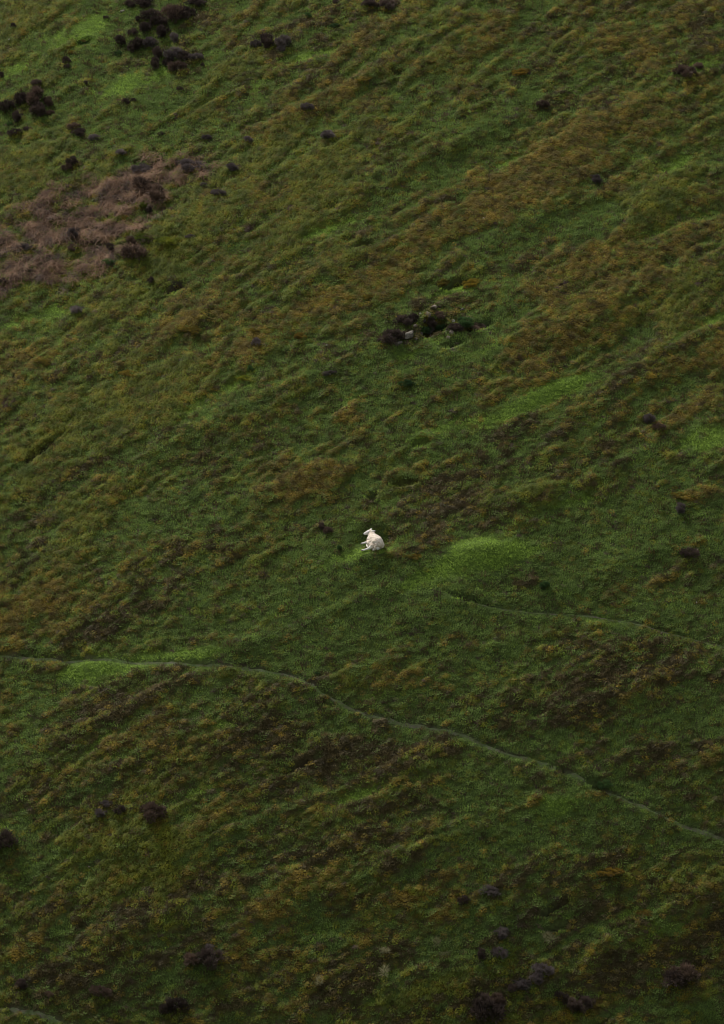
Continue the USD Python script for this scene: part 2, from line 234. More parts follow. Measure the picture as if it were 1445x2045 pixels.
def cover(px, py):
    """Weights (n, 6) of the plant kinds."""
    P, Q = streak_coords(px, py)
    s = np.zeros(px.shape + (6,)) + COVER_BIAS
    for k, lst in COVER.items():
        for cx, cy, rx, ry, an, st in lst:
            near = (np.abs(px - cx) < 2.2 * max(rx, ry)) & (np.abs(py - cy) < 2.2 * max(rx, ry))
            if near.any():
                s[near, k] += st * (0.72 if k == D else 1.25 if k == G else 0.88 if k == B else 1.0) * ell(px[near], py[near], cx, cy, rx * (1.4 if k == G else 1.15), ry * (1.5 if k == G else 1.25), an)
    for k in range(6):
        s[..., k] += 0.8 * (n2(P, Q, 2.9, 1.3, 60 + k) - 0.5) + 1.1 * (n2(P, Q, 1.0, 0.42, 70 + k) - 0.5) + 1.25 * (n2(P, Q, 0.50, 0.17, 80 + k) - 0.5)
    w = np.exp(4.0 * (s - s.max(-1, keepdims=True)))
    return w / w.sum(-1, keepdims=True)

def billow(P, Q, lp, lq, seed):
    v = n2(P, Q, lp, lq, seed)
    return np.abs(2 * v - 1)

def relief(x, y, w=None):
    """Hummocks, hollows and banks above the smooth hill, in metres; returns (height, px, py, cover)."""
    z0 = coarse(x, y)
    px, py = project(x, y, z0)
    inb = (px > -500) & (px < PW + 500) & (py > -700) & (py < PH + 700)
    h = np.zeros_like(z0)
    cov = np.zeros(x.shape + (6,))
    cov[..., K] = 0.5
    cov[..., D] = 0.3
    cov[..., O] = 0.2
    P_all, Q_all = px[inb], py[inb]
    P, Q = streak_coords(P_all, Q_all)
    c = cover(P_all, Q_all)
    shrub = c[:, O] + c[:, B] + c[:, D] * 0.62 + c[:, S] * 0.6
    lev = 0.34 + 0.66 * sstep(0.15, 0.85, shrub)
    big = n2(P, Q, 4.2, 1.5, 11) * 0.6 + n2(P, Q, 1.9, 0.8, 12) * 0.4
    hum = 0.036 * (1 - billow(P, Q, 1.7, 0.55, 21)) + 0.038 * (1 - billow(P, Q, 0.66, 0.25, 22)) + 0.052 * (1 - billow(P, Q, 0.34, 0.12, 23)) + 0.03 * n2(P, Q, 0.17, 0.10, 24)
    hh = 0.30 * (big - 0.5) + 0.035 * sstep(0.2, 0.8, shrub) + hum * lev
    for cx, cy, rx, ry, an, a in MOUNDS:
        near = (np.abs(P_all - cx) < 2.4 * max(rx, ry)) & (np.abs(Q_all - cy) < 2.4 * max(rx, ry))
        hh[near] += 0.34 * a * ell(P_all[near], Q_all[near], cx, cy, rx, ry, an)
    pn = path_near(P_all, Q_all)
    hh = hh - pn * (0.045 + 0.8 * (hum * lev) + 0.05 * sstep(0.2, 0.8, shrub))
    for cx, cy, rx, ry, an, a in HOLLOWS:
        near = (np.abs(P_all - cx) < 2.6 * max(rx, ry)) & (np.abs(Q_all - cy) < 2.6 * max(rx, ry))
        e = ell(P_all[near], Q_all[near], cx, cy, rx, ry, an, 0.7)
        wob = 0.25 * (n2(P[near], Q[near], 0.3, 0.25, 33) - 0.5)
        hh[near] -= 2.3 * a * sstep(0.38, 0.62, e + wob)
        # the lip of turf above it
        e2 = ell(P_all[near], Q_all[near], cx, cy - ry * 1.7, rx, ry, an, 0.9)
        hh[near] += 0.2 * a * e2
    h[inb] = hh
    cov[inb] = c
    return h, px, py, cov

SHEEP = ground_of(*SHEEP_PX)
def height(x, y):
    h, px, py, cov = relief(x, y)
    z = coarse(x, y) + h
    # the level spot where the sheep lies
    d = np.sqrt(((x - SHEEP[0] + 0.02) / 0.62) ** 2 + ((y - SHEEP[1] - 0.12) / 0.60) ** 2)
    wgt = 1 - sstep(0.75, 1.5, d)
    flat = SHEEP[2] + 0.03 + 0.2 * (y - SHEEP[1]) - 0.0 * (x - SHEEP[0]) + 0.25 * (h - 0.2) * 0.2
    z = z * (1 - wgt) + flat * wgt
    return z, px, py, cov

# ------------------------------------------------------------------ the hillside mesh
corners = np.array([ground_of(px, py) for px in (0, PW) for py in (0, PH)])
X0, X1, Y0, Y1 = corners[:, 0].min() - 2.6, corners[:, 0].max() + 2.6, corners[:, 1].min() - 3.0, corners[:, 1].max() + 4.0
def axis(a, b, step, lo, hi):
    mid = np.arange(a, b + step, step)
    left, right, s, p = [], [], step, a
    while p > lo:
        s = min(s * 1.16, 12.0)
        p -= s
        left.append(p)
    s, p = step, mid[-1]
    while p < hi:
        s = min(s * 1.16, 12.0)
        p += s
        right.append(p)
    return np.concatenate([left[::-1], mid, right])
xs, ys = axis(X0, X1, 0.058, -420, 420), axis(Y0, Y1, 0.058, -400, 600)
gx, gy = np.meshgrid(xs, ys, indexing='xy')
Z, GPX, GPY, GC = height(gx, gy)
HX, HY = len(xs), len(ys)
def surf(x, y):
    """Height of the hillside mesh at points (bilinear)."""
    x, y = np.asarray(x, float), np.asarray(y, float)
    i, j = np.clip(np.searchsorted(xs, x) - 1, 0, HX - 2), np.clip(np.searchsorted(ys, y) - 1, 0, HY - 2)
    fx, fy = (x - xs[i]) / (xs[i + 1] - xs[i]), (y - ys[j]) / (ys[j + 1] - ys[j])
    return Z[j, i] * (1 - fx) * (1 - fy) + Z[j, i + 1] * fx * (1 - fy) + Z[j + 1, i] * (1 - fx) * fy + Z[j + 1, i + 1] * fx * fy
def at(px, py):
    """The point of the finished hillside seen at a pixel of the photograph."""
    return ground_of(px, py, surf)

# base colours of the plants (linear), used for the turf under them
BASE = np.array([(0.095, 0.150, 0.024), (0.068, 0.098, 0.028), (0.078, 0.078, 0.012), (0.088, 0.058, 0.012), (0.046, 0.036, 0.015), (0.060, 0.045, 0.040)])
SOIL = np.array((0.013, 0.010, 0.007))
col = np.einsum('yxk,kc->yxc', GC, BASE) * 0.8
pn = path_near(GPX, GPY)
tr = 0.6 * pn[..., None] * sstep(0.35, 0.6, noise(np.stack([GPX / 30, GPY / 14, GPX * 0], -1), 9))[..., None]
col = col * (1 - tr) + np.array((0.085, 0.078, 0.058)) * tr
for cx, cy, rx, ry, an, a in HOLLOWS:
    e = sstep(0.3, 0.55, ell(GPX, GPY, cx, cy, rx, ry, an, 0.9))[..., None]
    col = col * (1 - e) + SOIL * e
idx = (np.arange(HY - 1)[:, None] * HX + np.arange(HX - 1)[None, :]).ravel()
faces = np.stack([idx, idx + 1, idx + HX + 1, idx + HX], -1)
faces = np.vstack([faces[:, [0, 1, 2]], faces[:, [0, 2, 3]]])
verts = np.stack([gx, gy, Z], -1).reshape(-1, 3)
turf_mat = usdkit.material(stage, '/World/Looks/turf', {
    'a': ('attribute', {'attribute': 'cover'}),
    'g': ('geometry', {}),
    'n': ('noise_texture', {'scale': 9.0, 'detail': 5.0, 'roughness': 0.7}),
    'r': ('map_range', {'from_min': 0.3, 'from_max': 0.7, 'to_min': 0.55, 'to_max': 1.5}),
    'h': ('hsv', {}),
    'n2': ('noise_texture', {'scale': 30.0, 'detail': 4.0, 'roughness': 0.7}),
    'bp': ('bump', {'strength': 0.8, 'distance': 0.05}),
    'p': ('principled_bsdf', {'roughness': 0.9, 'specular_ior_level': 0.1}),
}, [('g.position', 'n.vector'), ('g.position', 'n2.vector'), ('n.fac', 'r.value'), ('r.result', 'h.value'), ('a.color', 'h.color'), ('h.color', 'p.base_color'), ('n2.fac', 'bp.height'), ('bp.normal', 'p.normal')], surface='p.BSDF')
hill = obj('hillside', (verts, faces), turf_mat, smooth=True)
UsdGeom.PrimvarsAPI(hill).CreatePrimvar('cover', Sdf.ValueTypeNames.Color3fArray, 'vertex').Set(Vt.Vec3fArray.FromNumpy(np.ascontiguousarray(col.reshape(-1, 3), np.float32)))
tag(hill, kind='structure')

# ------------------------------------------------------------------ the trodden paths
path_mat = usdkit.material(stage, '/World/Looks/trodden_path', {
    'g': ('geometry', {}),
    'n': ('noise_texture', {'scale': 3.0, 'detail': 6.0, 'roughness': 0.65}),
    'r': ('rgb_ramp', {'ramp': [(0.30, (0.100, 0.150, 0.050)), (0.47, (0.155, 0.178, 0.092)), (0.60, (0.180, 0.162, 0.115)), (0.74, (0.070, 0.055, 0.044))]}),
    'n2': ('noise_texture', {'scale': 40.0, 'detail': 4.0}),
    'bp': ('bump', {'strength': 0.9, 'distance': 0.03}),
    'p': ('principled_bsdf', {'roughness': 0.95, 'specular_ior_level': 0.1}),
}, [('g.position', 'n.vector'), ('g.position', 'n2.vector'), ('n.fac', 'r.fac'), ('r.color', 'p.base_color'), ('n2.fac', 'bp.height'), ('bp.normal', 'p.normal')], surface='p.BSDF')
rng = np.random.default_rng(4)
for k, (pts, w) in PATHS.items():
    seg = _ptree[k][0]
    cl = np.array([ground_of(a, b)[:2] for a, b in seg])
    t = np.gradient(cl, axis=0)
    t /= np.linalg.norm(t, axis=1, keepdims=True)
    nr = np.stack([-t[:, 1], t[:, 0]], -1)
    hw = 0.58 * w / PPM * (0.6 + 1.0 * noise(np.stack([np.arange(len(seg)) / 5, np.zeros(len(seg)), np.zeros(len(seg)) + 2], -1), 8))
    if k == 'upper':
        hw *= 0.7
    acr = np.linspace(-1, 1, 7)
    q = cl[:, None, :] + nr[:, None, :] * (hw[:, None] * acr[None, :])[..., None]
    q = q + 0.03 * (noise(np.concatenate([q / 0.15, np.zeros(q.shape[:2] + (1,))], -1), 5)[..., None] - 0.5)
    zz = surf(q[..., 0], q[..., 1]) + 0.012 * (1 - acr[None, :] ** 4) - 0.012 * (acr[None, :] ** 4) + 0.004
    v = np.concatenate([q, zz[..., None]], -1).reshape(-1, 3)
    nA = len(acr)
    i0 = (np.arange(len(seg) - 1)[:, None] * nA + np.arange(nA - 1)[None, :]).ravel()
    f = np.stack([i0, i0 + 1, i0 + nA + 1, i0 + nA], -1)
    if np.cross(nr[0], t[0]) < 0 or True:
        tri = trimesh.Trimesh(v, np.vstack([f[:, [0, 1, 2]], f[:, [0, 2, 3]]]), process=False)
        if tri.face_normals[:, 2].mean() < 0:
            f = f[:, ::-1]
    tag(obj('path', (v, f), path_mat, smooth=True), kind='structure')

# ------------------------------------------------------------------ plant materials
def plant(name, ramp, rough=0.75, spec=0.15, trans=0.25, pscale=1.6):
    """Foliage: colour runs along a ramp with the leaf, the tuft and a drift over the ground."""
    return usdkit.material(stage, f'/World/Looks/{name}', {
        'g': ('geometry', {}), 'oi': ('object_info', {}),
        'n': ('noise_texture', {'scale': pscale, 'detail': 5.0, 'roughness': 0.65}),
        'nr': ('map_range', {'from_min': 0.3, 'from_max': 0.7}),
        'm1': ('math', {'math_type': 'multiply', 'value2': 0.30}),
        'm2': ('math', {'math_type': 'multiply_add', 'value2': 0.20}),
        'm3': ('math', {'math_type': 'multiply_add', 'value2': 0.50}),
        'r': ('rgb_ramp', {'ramp': ramp}),
        'p': ('principled_bsdf', {'roughness': rough, 'specular_ior_level': spec}),
        't': ('translucent_bsdf', {}),
        'mx': ('mix_closure', {'fac': trans}),
    }, [('g.position', 'n.vector'), ('n.fac', 'nr.value'), ('g.random_per_island', 'm1.value1'), ('oi.random', 'm2.value1'), ('m1.value', 'm2.value3'), ('nr.result', 'm3.value1'), ('m2.value', 'm3.value3'), ('m3.value', 'r.fac'),
        ('r.color', 'p.base_color'), ('r.color', 't.color'), ('p.BSDF', 'mx.closure1'), ('t.BSDF', 'mx.closure2')], surface='mx.closure')
def ramp4(a, b, c, d, k=2.0):
    return [(p, tuple(k * x for x in q)) for p, q in zip((0.15, 0.40, 0.62, 0.88), (a, b, c, d))]
M = {
    'turf_grass': plant('turf_grass', ramp4((0.112, 0.170, 0.026), (0.146, 0.216, 0.034), (0.172, 0.246, 0.042), (0.200, 0.272, 0.056))),
    'dull_grass': plant('dull_grass', ramp4((0.056, 0.083, 0.020), (0.082, 0.121, 0.029), (0.104, 0.148, 0.037), (0.132, 0.172, 0.050))),
    'bilberry_green': plant('bilberry_green', ramp4((0.030, 0.042, 0.006), (0.070, 0.080, 0.010), (0.120, 0.115, 0.012), (0.190, 0.150, 0.018))),
    'bilberry_gold': plant('bilberry_gold', ramp4((0.042, 0.035, 0.008), (0.094, 0.070, 0.011), (0.150, 0.102, 0.013), (0.205, 0.128, 0.018))),
    'heather_brown': plant('heather_brown', ramp4((0.028, 0.023, 0.012), (0.055, 0.044, 0.021), (0.084, 0.064, 0.030), (0.120, 0.086, 0.044))),
    'dead_growth': plant('dead_growth', ramp4((0.027, 0.018, 0.014), (0.054, 0.036, 0.028), (0.086, 0.059, 0.046), (0.140, 0.102, 0.080))),
    'bracken': plant('bracken', ramp4((0.047, 0.026, 0.016), (0.102, 0.060, 0.036), (0.172, 0.104, 0.062), (0.300, 0.198, 0.118))),
    'bush_dark': plant('bush_dark', ramp4((0.011, 0.008, 0.007), (0.022, 0.016, 0.014), (0.038, 0.027, 0.023), (0.060, 0.044, 0.038), k=3.3), trans=0.12),
    'bush_grey': plant('bush_grey', ramp4((0.020, 0.016, 0.016), (0.042, 0.034, 0.034), (0.070, 0.058, 0.056), (0.110, 0.092, 0.088), k=3.3), trans=0.12),
    'bush_brown': plant('bush_brown', ramp4((0.018, 0.012, 0.010), (0.038, 0.026, 0.020), (0.064, 0.043, 0.033), (0.100, 0.068, 0.052), k=3.3), trans=0.12),
    'bush_green': plant('bush_green', ramp4((0.010, 0.020, 0.008), (0.020, 0.036, 0.012), (0.034, 0.055, 0.018), (0.055, 0.080, 0.026), k=3.3), trans=0.15),
    'mound_gold': plant('mound_gold', ramp4((0.055, 0.036, 0.008), (0.110, 0.074, 0.012), (0.165, 0.108, 0.016), (0.220, 0.148, 0.028))),
    'pale_straw': plant('pale_straw', ramp4((0.090, 0.085, 0.045), (0.150, 0.140, 0.080), (0.220, 0.200, 0.125), (0.330, 0.300, 0.210))),
    'stem': plant('stem', ramp4((0.018, 0.013, 0.010), (0.030, 0.022, 0.017), (0.045, 0.033, 0.026), (0.070, 0.052, 0.042)), trans=0.02),
}

# ------------------------------------------------------------------ tufts
def blades(base, tip, width, side, bend=None):
    """Thin two-triangle-and-tip blades: (n,3) base and tip points, widths, side vectors."""
    n = len(base)
    mid = (base + tip) / 2 + (0 if bend is None else bend)
    w = (side * (width / 2)[:, None])
    v = np.stack([base - w * 0.7, base + w * 0.7, mid + w, mid - w, tip], 1).reshape(-1, 3)
    o = (np.arange(n) * 5)[:, None]
    f = np.concatenate([o + np.array([0, 1, 2]), o + np.array([0, 2, 3]), o + np.array([3, 2, 4])], 0)
    return v, f

def grass_tuft(seed, n=36, r=0.13, h=(0.04, 0.10), lean=0.5, width=(0.007, 0.014)):
    g = np.random.default_rng(seed)
    a, q = g.uniform(0, 2 * math.pi, n), r * np.sqrt(g.uniform(0, 1, n))
    base = np.stack([q * np.cos(a), q * np.sin(a), np.full(n, -0.03)], -1)
    L = g.uniform(*h, n)
    d = np.stack([g.normal(0, 0.45, n), g.normal(0, 0.6, n) - lean, np.full(n, 0.75)], -1)
    d /= np.linalg.norm(d, axis=1, keepdims=True)
    tip = base + d * L[:, None]
    tip[:, 2] -= 0.25 * L * g.uniform(0, 1, n)
    b = np.arctan2(d[:, 0], -d[:, 1]) + g.normal(0, 0.5, n)
    side = np.stack([np.cos(b), np.sin(b), np.zeros(n)], -1)
    return blades(base, tip, g.uniform(*width, n), side, np.stack([np.zeros(n), np.zeros(n), L * 0.18], -1))

def leaf_tuft(seed, n=66, r=0.125, h=0.075, leaf=(0.012, 0.027)):
    """A low domed clump of small leaves."""
    g = np.random.default_rng(seed)
    d = g.normal(size=(n, 3))
    d[:, 2] = np.abs(d[:, 2])
    d /= np.linalg.norm(d, axis=1, keepdims=True)
    k = g.uniform(0.55, 1.08, n)[:, None]
    c = d * k * np.array([r, r, h]) + np.array([0, 0, -0.015])
    nrm = d * 0.6 + np.array([0, -0.15, 0.8]) + g.normal(0, 0.45, (n, 3))
    nrm /= np.linalg.norm(nrm, axis=1, keepdims=True)
    u = np.cross(nrm, g.normal(size=(n, 3)))
    u /= np.linalg.norm(u, axis=1, keepdims=True)
    v = np.cross(nrm, u)
    s = g.uniform(*leaf, n)[:, None]
    P = np.stack([c - u * s, c - v * s * 0.5 , c + u * s, c + v * s * 0.5], 1).reshape(-1, 3)
    o = (np.arange(n) * 4)[:, None]
    return P, np.concatenate([o + np.array([0, 1, 2]), o + np.array([0, 2, 3])], 0)

def spray_tuft(seed, n=32, r=0.12, h=(0.06, 0.15), width=(0.012, 0.022)):
    """Upright twigs spreading outwards (heather)."""
    g = np.random.default_rng(seed)
    a, q = g.uniform(0, 2 * math.pi, n), r * np.sqrt(g.uniform(0, 1, n))
    base = np.stack([q * np.cos(a) * 0.8, q * np.sin(a) * 0.8, np.full(n, -0.03)], -1)
    L = g.uniform(*h, n)
    d = np.stack([base[:, 0] * 5 + g.normal(0, 0.3, n), base[:, 1] * 5 + g.normal(0, 0.3, n), np.ones(n)], -1)
    d /= np.linalg.norm(d, axis=1, keepdims=True)
    b = g.uniform(0, math.pi, n)
    side = np.stack([np.cos(b), np.sin(b), np.zeros(n)], -1)
    return blades(base, base + d * L[:, None], g.uniform(*width, n), side)

def frond_tuft(seed, n=34, r=0.26):
    """Collapsed dead bracken: arched stalks and curled scraps."""
    g = np.random.default_rng(seed)
    V, F, o = [], [], 0
    for i in range(n):
        a, b = g.uniform(0, 2 * math.pi), g.uniform(0, 2 * math.pi)
        p0 = np.array([r * math.cos(a) * g.uniform(0, 1), r * math.sin(a) * g.uniform(0, 1), 0.0])
        L, H = g.uniform(0.18, 0.55), g.uniform(0.02, 0.16)
        t = np.linspace(0, 1, 5)
        line = p0 + np.stack([np.cos(b) * L * t, np.sin(b) * L * t, H * np.sin(t * 2.6)], -1) - np.array([math.cos(b), math.sin(b), 0]) * L * 0.4
        w = g.uniform(0.005, 0.010)
        sd = np.array([-math.sin(b), math.cos(b), 0.3]) * w / 2
        v = np.concatenate([line - sd, line + sd])
        f = [[k, k + 1, k + 6] for k in range(4)] + [[k, k + 6, k + 5] for k in range(4)]
        V.append(v)
        F.append(np.array(f) + o)
        o += 10
    v, f = leaf_tuft(seed + 500, 20, r * 1.2, 0.07, (0.015, 0.035))
    V.append(v)
    F.append(f + o)
    return np.vstack(V), np.vstack(F)

FIELD = {}   # filled below: kind -> list of (position, normal)
g = np.random.default_rng(11)
SP = 0.096
nx, ny = int((X1 - X0 - 0.6) / SP), int((Y1 - Y0 - 0.6) / SP)
tx = X0 + 0.3 + (np.arange(nx)[None, :] + g.uniform(0, 1, (ny, nx))) * SP
ty = Y0 + 0.3 + (np.arange(ny)[:, None] + g.uniform(0, 1, (ny, nx))) * SP
tx, ty = tx.ravel(), ty.ravel()
tz = surf(tx, ty)
_e = 0.09
nrm = np.stack([-(surf(tx + _e, ty) - surf(tx - _e, ty)) / (2 * _e), -(surf(tx, ty + _e) - surf(tx, ty - _e)) / (2 * _e), np.ones_like(tx)], -1)
nrm /= np.linalg.norm(nrm, axis=1, keepdims=True)
tpx, tpy = project(tx, ty, coarse(tx, ty))
keep = (tpx > -110) & (tpx < PW + 110) & (tpy > -130) & (tpy < PH + 110)
tcov = cover(tpx, tpy)
pnear = path_near(tpx, tpy)
keep &= g.uniform(0, 1, len(tx)) > 0.5 * pnear
bare = np.zeros(len(tx))
for cx, cy, rx, ry, an, a in HOLLOWS:
    bare = np.maximum(bare, sstep(0.35, 0.6, ell(tpx, tpy, cx, cy, rx, ry, an, 0.9)))
keep &= g.uniform(0, 1, len(tx)) > 0.72 * bare
sd = np.hypot((tx - SHEEP[0] + 0.02) / 0.42, (ty - SHEEP[1] - 0.12) / 0.46)
keep &= sd > 0.8
kind = (np.cumsum(tcov, 1) > g.uniform(0, 1, len(tx))[:, None]).argmax(1)
br = in_bracken(tpx + 20 * g.normal(0, 1, len(tx)), tpy + 13 * g.normal(0, 1, len(tx)))
bn = noise(np.stack([tpx / 34 + tpy / 60, tpy / 17, tpx * 0 + 4], -1), 77) * 0.7 + 0.3 * noise(np.stack([tpx / 11, tpy / 7, tpx * 0 + 4], -1), 78)
isbr = br & (bn < 0.56)
kind = np.where(isbr & (g.uniform(0, 1, len(tx)) < 0.6), S, kind)
kind = np.where(bare > 0.5, D, kind)
gap = br & ~isbr & (g.uniform(0, 1, len(tx)) < 0.6)
kind = np.where(gap, np.where(g.uniform(0, 1, len(tx)) < 0.6, O, B), kind)
kind = np.where(pnear > 0.4, np.where(g.uniform(0, 1, len(tx)) < 0.5, K, G), kind)

def instancer(name, mask, protos, label, cat, smin=0.75, smax=1.35, up=0.45):
    """One field of low plants: protos = [(mesh, material, share)]."""
    ix = np.nonzero(mask)[0]
    if not len(ix):
        return
    gg = np.random.default_rng(len(ix))
    pi = UsdGeom.PointInstancer.Define(stage, numbered('/World', name))
    targets = []
    for k, (mesh, mat, _) in enumerate(protos):
        pr = usdkit.mesh(stage, numbered(str(pi.GetPath()), 'tuft'), mesh, mat)
        targets.append(pr.GetPath())
    pi.CreatePrototypesRel().SetTargets(targets)
    share = np.array([p[2] for p in protos], float)
    pick = gg.choice(len(protos), len(ix), p=share / share.sum())
    n = nrm[ix] * (1 - up) + np.array([0, 0, 1.0]) * up
    n /= np.linalg.norm(n, axis=1, keepdims=True)
    # rotation taking z to n, after a turn about z
    ang = gg.uniform(-0.9, 0.9, len(ix))
    qz = np.stack([np.cos(ang / 2), np.zeros(len(ix)), np.zeros(len(ix)), np.sin(ang / 2)], -1)
    w = 1 + n[:, 2]
    qn = np.stack([w, -n[:, 1], n[:, 0], np.zeros(len(ix))], -1)
    qn /= np.linalg.norm(qn, axis=1, keepdims=True)
    a, b = qn, qz
    q = np.stack([a[:, 0] * b[:, 0] - a[:, 3] * b[:, 3], a[:, 1] * b[:, 0] + a[:, 2] * b[:, 3], a[:, 2] * b[:, 0] - a[:, 1] * b[:, 3], a[:, 3] * b[:, 0] + a[:, 0] * b[:, 3]], -1)
    sc = gg.uniform(smin, smax, len(ix))
    pi.CreateProtoIndicesAttr(Vt.IntArray.FromNumpy(pick.astype(np.int32)))
    pi.CreatePositionsAttr(Vt.Vec3fArray.FromNumpy(np.ascontiguousarray(np.stack([tx[ix], ty[ix], tz[ix]], -1), np.float32)))
    qh = np.ascontiguousarray(np.concatenate([q[:, 1:], q[:, :1]], 1), np.float16)
    pi.CreateOrientationsAttr(Vt.QuathArray.FromNumpy(qh))
    pi.CreateScalesAttr(Vt.Vec3fArray.FromNumpy(np.ascontiguousarray(np.stack([sc, sc, sc * gg.uniform(0.8, 1.3, len(ix))], -1), np.float32)))
    tag(pi, label, cat, kind='stuff')
    print(name, len(ix))

instancer('turf', keep & (kind == G), [(grass_tuft(1), M['turf_grass'], 3), (grass_tuft(2), M['turf_grass'], 3), (grass_tuft(3, h=(0.04, 0.09)), M['dull_grass'], 1)], 'short bright green grazed turf in streaks and patches across the hill', 'grass')
instancer('rough_grass', keep & (kind == K), [(grass_tuft(4, h=(0.06, 0.15)), M['dull_grass'], 3), (grass_tuft(5, h=(0.06, 0.15)), M['dull_grass'], 2), (grass_tuft(6), M['turf_grass'], 1.1), (spray_tuft(8), M['heather_brown'], 0.9), (leaf_tuft(9), M['bilberry_green'], 0.7), (leaf_tuft(7, h=0.05), M['dead_growth'], 0.2)], 'dull grey-green rough grass between the hummocks', 'grass')
instancer('green_bilberry', keep & (kind == O), [(leaf_tuft(10), M['bilberry_green'], 3), (leaf_tuft(11, h=0.12), M['bilberry_green'], 2), (leaf_tuft(12), M['bilberry_gold'], 1)], 'yellow-green bilberry growing in low hummocks', 'bilberry', 0.7, 1.25)
instancer('golden_bilberry', keep & (kind == B), [(leaf_tuft(13), M['bilberry_gold'], 2.6), (leaf_tuft(14, h=0.12), M['bilberry_gold'], 1.8), (leaf_tuft(15), M['bilberry_green'], 1.3), (spray_tuft(16), M['heather_brown'], 0.6)], 'golden brown autumn bilberry growing in low hummocks', 'bilberry', 0.7, 1.25)
instancer('heather', keep & (kind == D), [(spray_tuft(17), M['heather_brown'], 3), (leaf_tuft(18), M['heather_brown'], 2), (leaf_tuft(19), M['bilberry_gold'], 0.4), (grass_tuft(20), M['dull_grass'], 0.7)], 'dark brown low heather covering parts of the slope', 'heather', 0.7, 1.25)
instancer('withered_growth', keep & (kind == S), [(spray_tuft(21), M['dead_growth'], 3), (leaf_tuft(22), M['dead_growth'], 2), (grass_tuft(23), M['dead_growth'], 1)], 'greyish purple withered stems in small patches', 'dead plants')
instancer('dead_bracken', keep & isbr & (g.uniform(0, 1, len(tx)) < 0.30), [(frond_tuft(31), M['bracken'], 1), (frond_tuft(32), M['bracken'], 1), (frond_tuft(33), M['dead_growth'], 0.6)], 'patch of collapsed pinkish brown dead bracken at the left edge', 'bracken', 0.7, 1.3, 0.3)

# ------------------------------------------------------------------ the sheep
def ball(p, r, n=24):
    return m3.Manifold.sphere(r, n).translate(tuple(map(float, p)))
def chain(joints):
    """Tapering limb through (x, y, z, r) joints."""
    out = m3.Manifold()
    for a, b in zip(joints[:-1], joints[1:]):
        out += m3.Manifold.batch_hull([ball(a[:3], a[3]), ball(b[:3], b[3])])
    return out
def soft(man, edge, rounds=10, lamb=0.5):
    me = man.refine_to_length(edge).to_mesh()
    t = trimesh.Trimesh(np.array(me.vert_properties[:, :3]), np.array(me.tri_verts), process=True)
    trimesh.smoothing.filter_taubin(t, lamb=lamb, nu=lamb + 0.03, iterations=rounds)
    return t
BENCH = 0.20
def bj(x, y, u, r):          # x to the right, y into the hill, u above the level spot where it lies
    return (x, y, u + BENCH * y, r)
torso = chain([bj(0.10, -0.10, 0.20, 0.205), bj(0.03, 0.10, 0.215, 0.215), bj(-0.06, 0.28, 0.205, 0.185)])
torso += m3.Manifold.batch_hull([ball(bj(0.16, -0.06, 0.15, 0)[:3], 0.17), ball(bj(-0.07, 0.02, 0.13, 0)[:3], 0.16), ball(bj(-0.13, 0.24, 0.14, 0)[:3], 0.13)])
neck = chain([bj(-0.06, 0.30, 0.27, 0.15), bj(-0.085, 0.40, 0.335, 0.11), bj(-0.115, 0.45, 0.39, 0.085)])
head = chain([bj(-0.13, 0.46, 0.415, 0.076), bj(-0.185, 0.455, 0.405, 0.072), bj(-0.26, 0.445, 0.380, 0.054), bj(-0.325, 0.435, 0.352, 0.042)])
head += chain([bj(-0.16, 0.455, 0.365, 0.055), bj(-0.30, 0.44, 0.340, 0.036)])      # jaw
ears = m3.Manifold.batch_hull([ball(bj(-0.125, 0.40, 0.445, 0)[:3], 0.020, 12), ball(bj(-0.055, 0.37, 0.462, 0)[:3], 0.033, 12), ball(bj(0.025, 0.35, 0.480, 0)[:3], 0.012, 12)])
ears += m3.Manifold.batch_hull([ball(bj(-0.13, 0.51, 0.455, 0)[:3], 0.020, 12), ball(bj(-0.11, 0.56, 0.475, 0)[:3], 0.026, 12), ball(bj(-0.08, 0.60, 0.47, 0)[:3], 0.010, 12)])
front = chain([bj(-0.15, 0.24, 0.14, 0.085), bj(-0.24, 0.25, 0.115, 0.048), bj(-0.33, 0.26, 0.10, 0.030), bj(-0.385, 0.26, 0.085, 0.027), bj(-0.42, 0.255, 0.075, 0.030)])
front += chain([bj(-0.14, 0.12, 0.12, 0.075), bj(-0.235, 0.13, 0.07, 0.042), bj(-0.25, 0.06, 0.055, 0.030), bj(-0.21, -0.02, 0.045, 0.028)])   # the folded near foreleg
hind = chain([bj(0.02, -0.16, 0.14, 0.125), bj(-0.10, -0.20, 0.11, 0.075), bj(-0.19, -0.235, 0.075, 0.042), bj(-0.30, -0.275, 0.05, 0.030), bj(-0.36, -0.295, 0.043, 0.028), bj(-0.405, -0.305, 0.04, 0.031)])
hind += chain([bj(0.10, -0.20, 0.10, 0.10), bj(0.03, -0.28, 0.07, 0.05), bj(-0.04, -0.30, 0.045, 0.034)])
body_t = soft(torso + neck + head + ears + front + hind, 0.022, 8)
def fleecy(man, edge, out, seed):
    t = soft(man, edge, 14)
    n = np.array(t.vertex_normals)
    p = np.array(t.vertices)
    d = 0.030 * (noise(p / 0.10, seed) - 0.5) + 0.022 * (noise(p / 0.045, seed + 1) - 0.5) + 0.012 * (noise(p / 0.02, seed + 2) - 0.5)
    t.vertices = p + n * (out + d)[:, None]
    return t
thigh = chain([bj(0.07, -0.15, 0.16, 0.15), bj(-0.06, -0.19, 0.125, 0.095)])
fleece_t = fleecy(torso + neck + thigh, 0.016, 0.014, 5)
tail_t = fleecy(chain([bj(0.06, -0.31, 0.24, 0.036), bj(0.03, -0.345, 0.15, 0.034), bj(0.01, -0.345, 0.07, 0.026)]), 0.014, 0.004, 9)
